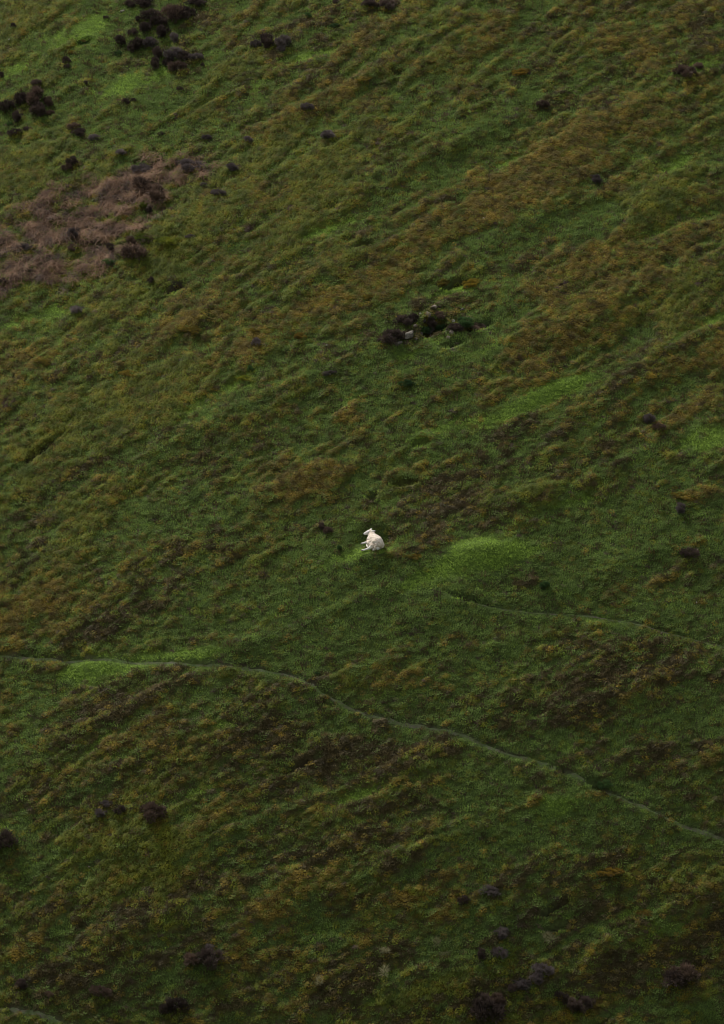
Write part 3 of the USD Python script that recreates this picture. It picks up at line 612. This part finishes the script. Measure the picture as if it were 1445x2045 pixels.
white_hair = usdkit.material(stage, '/World/Looks/white_hair', {
    'g': ('geometry', {}), 'n': ('noise_texture', {'scale': 40.0, 'detail': 3.0}), 'r': ('rgb_ramp', {'ramp': [(0.3, (0.54, 0.505, 0.47)), (0.7, (0.68, 0.65, 0.61))]}),
    'p': ('principled_bsdf', {'roughness': 0.85, 'specular_ior_level': 0.15})}, [('g.position', 'n.vector'), ('n.fac', 'r.fac'), ('r.color', 'p.base_color')], surface='p.BSDF')
wool = usdkit.material(stage, '/World/Looks/wool', {
    'g': ('geometry', {}), 'n': ('noise_texture', {'scale': 14.0, 'detail': 5.0, 'roughness': 0.65}), 'n2': ('noise_texture', {'scale': 70.0, 'detail': 3.0}),
    'r': ('rgb_ramp', {'ramp': [(0.28, (0.36, 0.275, 0.21)), (0.46, (0.50, 0.425, 0.355)), (0.7, (0.61, 0.55, 0.48))]}), 'bp': ('bump', {'strength': 0.7, 'distance': 0.02}),
    'p': ('principled_bsdf', {'roughness': 0.95, 'specular_ior_level': 0.08})}, [('g.position', 'n.vector'), ('g.position', 'n2.vector'), ('n.fac', 'r.fac'), ('r.color', 'p.base_color'), ('n2.fac', 'bp.height'), ('bp.normal', 'p.normal')], surface='p.BSDF')
def plain(name, c, rough=0.6):
    return usdkit.material(stage, f'/World/Looks/{name}', {'g': ('geometry', {}), 'n': ('noise_texture', {'scale': 60.0}), 'r': ('rgb_ramp', {'ramp': [(0.3, tuple(0.75 * x for x in c)), (0.7, tuple(min(1.25 * x, 0.9) for x in c))]}), 'p': ('principled_bsdf', {'roughness': rough})}, [('g.position', 'n.vector'), ('n.fac', 'r.fac'), ('r.color', 'p.base_color')], surface='p.BSDF')
sh = thing('sheep', SHEEP + np.array([0, 0, 0.02]))
tag(sh, 'white sheep lying on the green slope with its head turned to the left', 'sheep')
obj('body', body_t, white_hair, sh.GetPath(), smooth=True)
obj('fleece', fleece_t, wool, sh.GetPath(), smooth=True)
obj('tail', tail_t, wool, sh.GetPath(), smooth=True)
eye_m, hoof_m = plain('eye', (0.012, 0.010, 0.008), 0.2), plain('hoof', (0.16, 0.13, 0.10))
for e in (bj(-0.205, 0.392, 0.418, 0), bj(-0.205, 0.518, 0.418, 0)):
    obj('eye', trimesh.creation.icosphere(2, 0.012).apply_translation(e[:3]), eye_m, sh.GetPath(), smooth=True)
obj('nostril', trimesh.creation.icosphere(2, 0.009).apply_translation(bj(-0.362, 0.425, 0.352, 0)[:3]), plain('nostril', (0.20, 0.11, 0.09)), sh.GetPath(), smooth=True)
for a, b in ((bj(-0.42, 0.255, 0.072, 0.031), bj(-0.452, 0.25, 0.062, 0.022)), (bj(-0.405, -0.305, 0.037, 0.032), bj(-0.44, -0.312, 0.03, 0.022))):
    obj('hoof', soft(chain([a, b]), 0.012, 4), hoof_m, sh.GetPath(), smooth=True)

# ------------------------------------------------------------------ bushes
def bush_mesh(seed, n, lobes, flat=1.0, sprig=(0.16, 0.34), width=(0.030, 0.055), droop=0.0):
    """A dome about 1 in half-width and height, of short leafy twigs on several lobes; and its branches."""
    g = np.random.default_rng(seed)
    a = g.uniform(0, 2 * math.pi, lobes)
    q = 0.92 * np.sqrt(g.uniform(0.05, 1, lobes))
    cen = np.stack([q * np.cos(a), q * np.sin(a), 0.42 * (1 - 0.5 * q ** 2) * g.uniform(0.55, 1.15, lobes)], -1)
    cen[0] = (0.02, 0.03, 0.42)
    lr = g.uniform(0.20, 0.44, lobes)
    lr[0] = 0.42
    pick = g.choice(lobes, n, p=lr ** 2 / (lr ** 2).sum())
    d = g.normal(size=(n, 3))
    d[:, 2] = d[:, 2] + 0.25
    d /= np.linalg.norm(d, axis=1, keepdims=True)
    base = cen[pick] + d * (lr[pick] * g.uniform(0.45, 0.95, n))[:, None]
    base[:, 2] = np.maximum(base[:, 2], -0.18) * flat
    out = d + g.normal(0, 0.35, (n, 3)) + np.array([0, 0, 0.5 - droop])
    out /= np.linalg.norm(out, axis=1, keepdims=True)
    L = g.uniform(*sprig, n)
    sd = np.cross(out, g.normal(size=(n, 3)))
    sd /= np.linalg.norm(sd, axis=1, keepdims=True)
    fol = blades(base, base + out * L[:, None] * np.array([1, 1, flat]), g.uniform(*width, n), sd)
    st = m3.Manifold()
    for c, r in zip(cen, lr):
        m0 = np.array([c[0] * 0.15, c[1] * 0.15, -0.22])
        m1 = (m0 + c) / 2 + g.normal(0, 0.05, 3)
        tip = c + np.array([c[0], c[1], 0.7 * r]) * 0.5
        st += m3.Manifold.batch_hull([ball(m0, 0.045, 6), ball(m1, 0.032, 6)]) + m3.Manifold.batch_hull([ball(m1, 0.032, 6), ball(tip * np.array([1, 1, flat]), 0.014, 6)])
    return fol, st
VARIANTS = [bush_mesh(101, 1700, 8), bush_mesh(102, 1800, 11), bush_mesh(103, 1600, 7), bush_mesh(104, 1900, 13), bush_mesh(105, 1500, 6)]
LOW = [bush_mesh(111, 3000, 12, 0.8, (0.06, 0.16), (0.035, 0.06)), bush_mesh(112, 3000, 15, 0.8, (0.06, 0.16), (0.035, 0.06))]
STRAW = [bush_mesh(121, 240, 3, 0.8, (0.5, 1.0), (0.025, 0.05), 0.3), bush_mesh(122, 240, 3, 0.8, (0.5, 1.0), (0.025, 0.05), 0.7)]
_first = {}
_gb = np.random.default_rng(77)
def plant_thing(name, px, py, w, h, tone, label, cat, group, variants=VARIANTS, parts=('foliage', 'branches')):
    v = int(_gb.integers(len(variants)))
    rx, H = w / PPM / 2 * 1.22, h / PPM * 0.92
    p = at(px, py + 0.28 * h)
    loc = (p[0], p[1], p[2] - 0.02)
    x = UsdGeom.Xform.Define(stage, numbered('/World', name))
    key = (name, id(variants), v, tone)
    x.AddTranslateOp().Set(Gf.Vec3d(*map(float, loc)))
    x.AddRotateXOp().Set(18.0)
    x.AddRotateZOp().Set(float(_gb.uniform(-28, 28) + 180 * _gb.integers(2)))
    r2 = max(rx * 0.6, min(rx, 0.9 * H))
    x.AddScaleOp().Set(Gf.Vec3f(float(rx), float(r2), float(H)))
    if key not in _first:
        fol, st = variants[v]
        obj(parts[0], fol, M[tone], x.GetPath())
        obj(parts[1], st, M['stem'], x.GetPath())
        _first[key] = x.GetPath()
    else:
        x.GetPrim().GetReferences().AddInternalReference(_first[key])
        x.GetPrim().SetInstanceable(True)
    tag(x, label, cat, group)

T, Lg, Br = 'dark bushes of the thicket near the top edge', 'dark bushes of the thicket by the left edge', 'bushes in and round the dead bracken patch'
Sc, Ro, Lo = 'bushes scattered singly over the slope', 'bushes among the outcrop stones', 'dark bushes on the lower slope'
d, y, n, v = 'bush_dark', 'bush_grey', 'bush_brown', 'bush_green'
BUSHES = [
    # the thicket near the top edge
    (259, 7, 26, 16, d, 'dark bush cut by the top edge, leftmost of that row', T), (290, 3, 40, 20, d, 'wide dark bush cut by the top edge above the tall black bush', T),
    (212, 35, 13, 10, d, 'tiny dark bush alone on green turf below the pale rock', T), (276, 36, 13, 12, d, 'tiny dark bush tucked under the bushes of the top edge', T),
    (301, 30, 36, 28, d, 'black rounded bush at the left shoulder of the big thicket', T), (288, 54, 26, 24, d, 'black bush forming the lower left foot of the big thicket', T),
    (315, 43, 32, 28, d, 'brown-black bush in the middle of the big thicket', T), (346, 26, 48, 38, n, 'largest reddish brown bush crowning the big thicket', T),
    (373, 24, 30, 28, d, 'dark bush at the right end of the big thicket', T), (322, 61, 30, 26, d, 'dark bush hanging below the middle of the big thicket', T),
    (345, 75, 24, 24, y, 'greyish bush standing free right below the big thicket', T), (266, 63, 19, 16, d, 'small dark bush left of the big thicket foot', T),
    (237, 80, 27, 24, d, 'dark bush on turf, leftmost of the second row', T), (237, 105, 15, 11, v, 'very small dark green bush beneath the leftmost second-row bush', T),
    (259, 97, 22, 20, d, 'dark bush second from the left in the second row', T), (276, 87, 28, 26, d, 'dark bush in the centre of the second row', T),
    (297, 84, 28, 24, y, 'grey-tipped bush at the right end of the second row', T), (314, 103, 28, 24, d, 'dark bush at the upper left of the third clump', T),
    (312, 124, 24, 24, d, 'dark bush at the lower left of the third clump', T), (346, 104, 34, 26, y, 'grey-brown bush at the top middle of the third clump', T),
    (354, 133, 34, 25, n, 'reddish brown round bush, lowest of the third clump', T), (370, 111, 28, 20, d, 'dark low bush right of the middle of the third clump', T),
    (391, 113, 26, 17, y, 'thin grey bush at the right end of the third clump', T), (405, 129, 11, 9, d, 'tiny dark bush trailing right of the third clump', T), (336, 122, 20, 16, d, 'dark bush wedged in the middle of the third clump', T),
    (393, 2, 42, 18, d, 'wide low dark bush cut by the top edge right of the big thicket', T),
    (133, 119, 17, 15, d, 'black upright bush standing alone on yellow-green ground, upper of a pair', T), (135, 132, 14, 12, d, 'small black bush stuck under the lone upright one', T),
    (27, 50, 12, 12, d, 'small dark bush near the top left corner', T), (167, 84, 24, 9, v, 'flat dark green bush under a golden fringe', T),
    # the thicket by the left edge
    (74, 163, 20, 14, d, 'small dark bush topping the left-edge thicket', Lg), (76, 189, 46, 36, n, 'largest brown-grey bush in the left-edge thicket', Lg), (79, 217, 30, 30, d, 'black bush at the foot of the left-edge thicket', Lg),
    (44, 195, 27, 26, d, 'dark bush on the left shoulder of the left-edge thicket', Lg), (98, 200, 22, 20, n, 'brownish bush on the right flank of the left-edge thicket', Lg), (14, 209, 28, 26, d, 'dark bush at the very left edge beside the thicket', Lg),
    (33, 231, 25, 22, d, 'round dark bush below left of the left-edge thicket', Lg), (30, 262, 27, 15, d, 'low dark bush in the row below the left-edge thicket', Lg), (52, 257, 14, 12, d, 'small dark bush right of the low dark one under the thicket', Lg),
    (20, 246, 12, 9, v, 'tiny greenish bush under the left-edge thicket', Lg), (101, 224, 15, 12, n, 'small brown bush at the lower right of the left-edge thicket', Lg), (4, 148, 14, 12, d, 'dark bush cut by the left edge above the thicket', Lg),
    # singles in the upper slope
    (170, 165, 12, 10, d, 'tiny dark bush right of the left-edge thicket on olive ground', Sc), (251, 201, 15, 14, d, 'small dark bush below the bright turf streak, left of two', Sc), (267, 199, 12, 10, d, 'smaller dark bush below the bright turf streak, right of two', Sc),
    (360, 176, 13, 10, d, 'tiny dark bush below the third clump near the top', Sc), (161, 263, 26, 16, d, 'dark low bush above left of the dead bracken', Sc), (148, 252, 24, 16, n, 'brown thin bush behind the dark low bush above the bracken', Sc),
    (187, 274, 30, 14, y, 'flat grey-brown bush above the middle of the dead bracken', Sc), (322, 266, 14, 9, d, 'very small dark bush between the third clump and the bracken', Sc), (411, 275, 19, 14, y, 'small grey bush on golden ground right above the bracken', Sc),
    (242, 302, 19, 11, y, 'small grey-lilac bush just above the bracken edge', Sc), (144, 321, 22, 20, d, 'dark bush with a pointed top above left of the bracken', Sc), (136, 331, 22, 14, n, 'brown low bush leaning left of the pointed dark bush', Sc),
    # bracken patch
    (286, 336, 42, 20, y, 'grey-brown mounded bush on the upper rim of the bracken', Br), (376, 327, 46, 22, y, 'grey-brown wide bush at the far right tip of the bracken', Br), (278, 363, 36, 22, n, 'dark brown bush under the bracken rim', Br),
    (315, 382, 44, 34, n, 'large brown-grey bush on the right side of the bracken', Br), (299, 419, 15, 14, d, 'small black bush below the large brown-grey bracken bush', Br), (259, 481, 26, 22, n, 'brown bush above the big round dark bracken bush', Br),
    (266, 506, 47, 34, n, 'big round dark brown bush at the lower right corner of the bracken', Br), (219, 493, 32, 18, d, 'dark bush left of the big round bracken bush', Br), (217, 522, 30, 14, v, 'low greenish bush on the lower bracken edge', Br),
    (146, 465, 24, 25, y, 'grey-blue bush in the middle of the bracken', Br), (147, 493, 26, 12, n, 'flat brown bush under the grey-blue bracken bush', Br), (53, 493, 34, 15, y, 'grey-brown flat bush in the left half of the bracken', Br),
    (5, 561, 17, 16, d, 'dark bush at the left edge below the bracken', Br), (438, 383, 28, 14, y, 'grey low bush out to the right of the bracken', Br), (463, 332, 32, 14, y, 'grey-purple flat bush right above the bracken tip', Br), (405, 368, 18, 10, y, 'small grey bush beside the bracken tip', Br),
    (379, 471, 18, 9, y, 'small flat grey bush right of the bracken on green-gold ground', Br), (302, 559, 14, 15, d, 'small dark bush below the bracken above a brown scar', Br), (151, 618, 28, 16, y, 'slate grey bush alone in green grass below the bracken', Br),
    # top middle and right
    (740, 4, 32, 14, d, 'dark bush cut by the top edge at mid-width, left part', Sc), (770, 8, 36, 20, d, 'dark bush cut by the top edge at mid-width, lowest part', Sc), (791, 3, 22, 10, n, 'brown bush cut by the top edge at mid-width, right part', Sc),
    (613, 30, 17, 14, v, 'small dark green bush between the two top-edge clumps', Sc), (672, 3, 18, 9, d, 'small dark bush at the top edge left of the mid-width clump', Sc), (511, 86, 20, 18, y, 'grey round bush, leftmost of the tight clump near the top', Sc), (536, 78, 36, 28, d, 'black biggest bush of the tight clump near the top', Sc),
    (538, 90, 18, 14, n, 'brown bush at the front of the tight clump near the top', Sc), (564, 80, 28, 26, y, 'grey-brown bush at the right of the tight clump near the top', Sc), (560, 97, 17, 14, y, 'small grey bush hanging under the tight clump near the top', Sc), (669, 50, 20, 9, v, 'flat dark bush right of the tight clump near the top', Sc),
    (614, 211, 24, 15, y, 'grey-brown bush on golden ground, upper of two near the top middle', Sc), (656, 267, 27, 16, y, 'lilac-grey bush on golden ground, lower of two near the top middle', Sc), (493, 278, 22, 15, y, 'grey bush on a brown strip right above the bracken', Sc),
    (1366, 141, 38, 25, n, 'large dark brown bush on bright turf near the top right', Sc), (1396, 130, 20, 12, n, 'brown tail of a bush right of the large top-right bush', Sc), (1084, 206, 24, 15, n, 'purple-brown small bush near the orange tuft at the top right', Sc), (1191, 355, 28, 16, y, 'violet-grey bush on the golden right-hand slope', Sc),
    (1297, 834, 22, 19, y, 'grey-violet bush on the right-hand slope, upper of a pair', Sc), (1316, 851, 24, 16, n, 'brown bush lower right of the grey-violet one', Sc), (1361, 1012, 25, 17, y, 'purple-grey bush near the right edge at mid-height', Sc), (1377, 1101, 32, 20, d, 'straggling dark bush near the right edge below the purple-grey one', Sc),
    (1087, 1167, 16, 18, v, 'small upright dark green bush right of the bright green mound', Sc), (643, 1048, 15, 12, d, 'small dark bush uphill left of the sheep', Sc), (653, 1058, 22, 13, n, 'small brown bush just below the dark one left of the sheep', Sc), (676, 1094, 9, 14, v, 'thin dark upright plant left of the sheep', Sc), (633, 1345, 10, 8, v, 'tiny dark green bush above the trodden path', Sc),
    (812, 764, 27, 14, v, 'grey-green tussocky bush below the stones', Sc), (513, 681, 20, 14, y, 'slate grey bush under a golden tuft left of the stones', Sc), (658, 745, 25, 12, y, 'lilac-grey flat bush down left of the stones', Sc), (500, 734, 12, 11, v, 'tiny dark bush down left of the slate grey one', Sc), (1208, 1564, 23, 16, v, 'dark green bush over the hole beside the path', Sc),
    # outcrop
    (806, 637, 34, 20, d, 'dark purple heather dome at the upper left of the outcrop', Ro), (787, 669, 44, 24, d, 'wide dark heather dome at the lower left of the outcrop', Ro), (758, 680, 24, 9, d, 'flat dark heather at the left tip of the outcrop', Ro), (861, 640, 26, 16, d, 'dark heather on top of the middle rock face', Ro), (933, 640, 40, 16, v, 'low dark green bush to the right of the outcrop', Ro), (886, 655, 24, 18, v, 'dark green bush between the rock face and the pale stone', Ro),
    (829, 633, 30, 15, d, 'dark low heather at the top of the outcrop left of the pale broken rock', Ro), (845, 658, 24, 15, v, 'small dark green bush between the grey rock and the rock face', Ro), (879, 627, 28, 13, n, 'brown heather on the upper right rim of the outcrop', Ro), (911, 652, 32, 15, d, 'dark heather behind the pale pointed stone', Ro), (947, 648, 34, 11, n, 'brown flat heather at the right end of the outcrop', Ro),
    # lower slope
    (304, 1617, 40, 30, n, 'round reddish dark bush alone in the lower left', Lo), (241, 1614, 22, 14, d, 'dark bush left of the round reddish one', Lo), (199, 1621, 27, 14, y, 'thin grey bush leftmost of the three by the round reddish bush', Lo), (212, 1602, 20, 10, y, 'faint grey bush above the thin grey one in the lower left', Lo), (11, 1675, 38, 34, d, 'large black bush cut by the left edge low down', Lo),
    (417, 1909, 42, 32, d, 'large dark bush beside withered red stems low on the left', Lo), (415, 1892, 22, 16, y, 'grey top behind the large dark bush low on the left', Lo), (383, 1913, 28, 20, n, 'withered reddish bush left of the large dark one', Lo), (203, 1976, 38, 18, n, 'flat withered reddish bush near the bottom left', Lo), (351, 2005, 36, 26, d, 'dark bush near the bottom edge, upper right half of two', Lo), (334, 2016, 28, 22, d, 'dark bush near the bottom edge, lower left half of two', Lo),
    (45, 1962, 20, 16, d, 'small black bush near the bottom left corner', Lo), (98, 1983, 22, 11, n, 'small withered red-brown bush near the bottom left corner', Lo), (966, 1996, 30, 28, d, 'dark upper left part of the biggest bush cluster at the bottom', Lo), (978, 2014, 54, 36, d, 'biggest black bush at the bottom edge right of centre', Lo), (995, 1995, 26, 26, n, 'brownish right shoulder of the biggest bush cluster at the bottom', Lo),
    (1119, 1991, 24, 22, d, 'leftmost of three dark bushes in a row at the bottom', Lo), (1141, 2001, 28, 22, d, 'middle of three dark bushes in a row at the bottom', Lo), (1166, 2001, 32, 26, d, 'rightmost of three dark bushes in a row at the bottom', Lo), (1367, 1939, 46, 32, n, 'large dark brown bush in the lower right corner, right half', Lo), (1345, 1952, 40, 26, d, 'large black bush in the lower right corner, left half', Lo),
    (1086, 1932, 38, 18, y, 'grey-violet bush above the three dark ones at the bottom', Lo), (1075, 1951, 24, 18, y, 'small grey bush under the grey-violet one at the bottom', Lo), (1045, 1963, 34, 16, y, 'grey bush in the middle of the ragged row at the bottom', Lo), (1021, 1971, 26, 16, d, 'dark bush at the left end of the ragged row at the bottom', Lo),
    (1004, 1861, 24, 18, y, 'grey-brown bush above the ragged row, topmost of its group', Lo), (999, 1899, 28, 18, y, 'grey bush in the middle of the group above the ragged row', Lo), (963, 1901, 20, 18, d, 'small dark bush at the left of the group above the ragged row', Lo), (978, 1776, 38, 16, y, 'pale grey-lilac wide bush on the lower slope right of centre', Lo), (926, 1795, 20, 17, d, 'small dark bush left below the pale grey-lilac one', Lo),
]
for px, py, w, h, tone, label, grp in BUSHES:
    plant_thing('heather_bush', px, py, w, h, tone, label, 'heather bush', grp)
Mo = 'conspicuous tufts of golden or orange bilberry'
MOUND_TUFTS = [(1040, 141, 38, 20, 'orange bilberry tuft near the top, right of centre'), (1218, 1737, 46, 20, 'orange bilberry mound in the lower right'), (1290, 1820, 34, 13, 'rust orange bilberry tuft right below the lower right mound'), (1193, 1596, 22, 20, 'golden bilberry tuft on the path edge below the hole'), (598, 667, 26, 18, 'bright golden tuft left of the stones, right one of a pair'), (505, 658, 24, 16, 'golden tuft left of the stones, left one of a pair'),
               (735, 590, 24, 14, 'rusty golden tuft up left of the stones'), (885, 561, 26, 22, 'golden tuft overhanging a dark hollow above the stones, left side'), (940, 562, 34, 24, 'large golden tuft overhanging the dark hollow above the stones, right side'), (145, 102, 22, 10, 'golden fringe of bilberry left of the flat dark bush near the top'), (165, 79, 24, 7, 'golden bilberry strip above the flat dark bush near the top'), (330, 478, 60, 22, 'broad yellow bilberry hump right of the bracken'),
               (290, 470, 40, 22, 'yellow bilberry hump on the right border of the bracken'), (285, 408, 22, 22, 'yellow-green bilberry tuft inside the right part of the bracken'), (385, 656, 44, 18, 'golden brown hump on the left slope below the bracken'), (260, 742, 40, 16, 'golden brown hump far left on the middle slope'), (90, 720, 34, 14, 'rusty brown hump near the left edge'), (490, 752, 30, 16, 'yellow hump left of the lilac-grey flat bush'), (725, 155, 34, 12, 'golden brown hump casting a dark edge near the top middle'),
               (825, 1108, 30, 12, 'ochre tuft on the slope right of the sheep'), (1360, 985, 40, 14, 'rusty hump above the purple-grey bush at the right edge'), (855, 121, 26, 9, 'small golden hump on green ground near the top middle')]
for px, py, w, h, label in MOUND_TUFTS:
    plant_thing('bilberry_tuft', px, py, w, h * 0.85, 'bilberry_green' if 'yellow' in label else ('mound_gold' if ('orange' in label or 'bright' in label or 'rust orange' in label) else 'bilberry_gold'), label, 'bilberry tuft', Mo, LOW)
Sg = 'tussocks of pale withered grass'
for px, py, w, h, label in [(768, 1934, 24, 16, 'fan-shaped straw tussock on a rusty hump near the bottom'), (890, 1903, 20, 9, 'pale bent straw tussock near the bottom, right of centre'), (872, 1877, 18, 14, 'pale straw tussock above the bent one near the bottom'), (768, 1895, 18, 10, 'small pale tussock above the fan-shaped one'), (637, 1955, 16, 14, 'small pale green tussock near the bottom, left of centre'), (1340, 1757, 6, 12, 'thin pale upright tussock on the lower right slope'), (1092, 1868, 24, 16, 'whitish withered tussock above the grey bushes at the bottom')]:
    plant_thing('grass_tussock', px, py, w, h, 'pale_straw', label, 'grass tussock', Sg, STRAW, ('blades', 'crown'))

# ------------------------------------------------------------------ stones
stone_mat = lambda name, a, b, c: usdkit.material(stage, f'/World/Looks/{name}', {
    'g': ('geometry', {}), 'n': ('noise_texture', {'scale': 9.0, 'detail': 6.0, 'roughness': 0.7}), 'r': ('rgb_ramp', {'ramp': [(0.3, a), (0.5, b), (0.7, c)]}), 'n2': ('noise_texture', {'scale': 35.0, 'detail': 4.0}),
    'bp': ('bump', {'strength': 0.8, 'distance': 0.03}), 'p': ('principled_bsdf', {'roughness': 0.9, 'specular_ior_level': 0.2})},
    [('g.position', 'n.vector'), ('g.position', 'n2.vector'), ('n.fac', 'r.fac'), ('r.color', 'p.base_color'), ('n2.fac', 'bp.height'), ('bp.normal', 'p.normal')], surface='p.BSDF')
ST = {'grey': stone_mat('grey_stone', (0.050, 0.050, 0.038), (0.10, 0.088, 0.072), (0.17, 0.148, 0.122)), 'pale': stone_mat('pale_stone', (0.075, 0.065, 0.05), (0.16, 0.13, 0.10), (0.28, 0.235, 0.19)),
      'white': stone_mat('white_stone', (0.20, 0.19, 0.175), (0.30, 0.285, 0.265), (0.45, 0.43, 0.405)), 'earth': stone_mat('earthy_stone', (0.035, 0.026, 0.020), (0.075, 0.055, 0.042), (0.14, 0.105, 0.08)), 'dark': stone_mat('dark_stone', (0.016, 0.015, 0.012), (0.035, 0.030, 0.025), (0.080, 0.066, 0.055))}
def rock(name, px, py, w, h, tone, lean, label, grp, depth=0.8, cat='rock'):
    g = np.random.default_rng(int(px * 7 + py))
    k = g.normal(size=(26, 3))
    k /= np.linalg.norm(k, axis=1, keepdims=True)
    k *= 0.82 * g.uniform(0.8, 1.1, 26)[:, None]
    man = m3.Manifold.hull_points(np.ascontiguousarray(k, np.float32))
    me = man.refine(4).to_mesh()
    t = trimesh.Trimesh(np.array(me.vert_properties[:, :3]), np.array(me.tri_verts), process=True)
    p = np.array(t.vertices)
    t.vertices = p * (1 + 0.28 * (noise(p * 1.7 + px, 3) - 0.5) + 0.14 * (noise(p * 4.5 + px, 4) - 0.5))[:, None]
    rx, rz = w / PPM / 2, h / PPM / 2
    t.apply_scale((rx, rx * depth, rz * 1.15))
    t.apply_transform(trimesh.transformations.rotation_matrix(rad(lean), (0, 1, 0)))
    t.apply_transform(trimesh.transformations.rotation_matrix(rad(-20), (1, 0, 0)))
    q = at(px, py + 0.25 * h)
    x = thing(name, q + np.array([0, 0, rz * 0.2]))
    obj('stone', t, ST[tone], x.GetPath(), smooth=35)
    tag(x, label, cat, grp)
Rk = 'stones of the small rock outcrop'
for a in [(816, 668, 34, 20, 'grey', -24, 'largest grey slanting rock at the front left of the outcrop'), (796, 685, 26, 12, 'grey', -30, 'grey rock tail below the largest slanting rock'), (839, 668, 16, 20, 'dark', 10, 'dark upright rock beside the largest grey one'), (859, 654, 24, 28, 'dark', 0, 'dark mossy rock face in the middle of the outcrop'), (854, 626, 15, 15, 'pale', 15, 'pale broken rock on top of the dark rock face'),
          (839, 626, 8, 8, 'white', 0, 'small whitish stone at the upper left of the outcrop'), (866, 612, 19, 10, 'pale', -10, 'light grey stone at the top of the outcrop'), (877, 611, 10, 8, 'earth', -10, 'brown stone right of the light grey top stone'), (829, 650, 12, 9, 'pale', -30, 'small pale stone above the largest grey rock'), (905, 640, 9, 9, 'white', 10, 'small whitish stone at the right of the outcrop'), (901, 662, 14, 18, 'pale', 14, 'pale pointed stone standing at the right of the outcrop'),
          (894, 673, 13, 9, 'pale', -10, 'pale low stone at the foot of the pointed one'), (877, 666, 16, 14, 'earth', 0, 'brown earthy rock left of the pale pointed stone'), (954, 655, 26, 9, 'earth', -14, 'flat brown slab out to the right of the outcrop'), (922, 618, 14, 6, 'grey', -25, 'thin grey stone at the upper right of the outcrop'), (846, 640, 12, 10, 'dark', 0, 'small dark rock under the pale broken one'), (830, 676, 10, 8, 'grey', 10, 'small grey stone in front of the dark upright rock'), (912, 685, 14, 6, 'earth', 0, 'small brown stone in the bare scar below the outcrop')]:
    rock('rock', *a, Rk)
rock('rock', 245, 22, 20, 9, 'grey', -25, 'pale lichened rock on turf beside the top-edge bushes', 'single stones on the slope')
Ws = 'small pale stones lying in the grass'
for a in [(18, 79, 6, 5, 'white', 0, 'small white stone near the top left corner'), (965, 436, 7, 6, 'white', 0, 'small white stone on the golden slope above the outcrop'), (970, 324, 7, 6, 'pale', 0, 'small pale stone on the green streak right of top middle'), (1391, 1202, 5, 6, 'white', 0, 'small white stone in dull grass near the right edge'), (1258, 14, 6, 4, 'pale', 0, 'small pale stone at the top right'), (652, 689, 7, 4, 'white', 0, 'small white stone down left of the outcrop'), (749, 745, 8, 5, 'pale', 0, 'flat pale stone below left of the outcrop'), (1234, 245, 5, 5, 'white', 0, 'tiny white stone on the upper right slope'),
          (1136, 471, 7, 4, 'pale', 0, 'flat pale stone on the grey-green strip right of centre'), (733, 568, 4, 4, 'pale', 0, 'tiny pale stone on golden ground above the outcrop, left'), (177, 1730, 7, 5, 'pale', 0, 'small pale stone on the lower left hump edge'), (1424, 1802, 10, 4, 'pale', -15, 'flat pale stone near the right edge low down'), (1320, 1264, 5, 5, 'pale', 0, 'tiny pale stone below the faint upper path'), (777, 1073, 4, 4, 'pale', 0, 'tiny pale stone uphill right of the sheep'), (1366, 1042, 6, 4, 'pale', 0, 'tiny pale stone beneath the purple-grey bush at the right edge'), (80, 1393, 6, 4, 'pale', -10, 'small pale stone below the left bright turf patch'),
          (310, 1389, 5, 5, 'pale', 0, 'tiny pale stone below the path on dark heather'), (1377, 1593, 5, 5, 'pale', 0, 'tiny pale stone right of the path hole'), (605, 1664, 5, 4, 'pale', 0, 'tiny pale stone on the lower middle slope'), (972, 1649, 6, 6, 'earth', 0, 'small pinkish stone on the lower slope right of centre')]:
    rock('small_stone', *a, Ws, 0.9, 'stone')
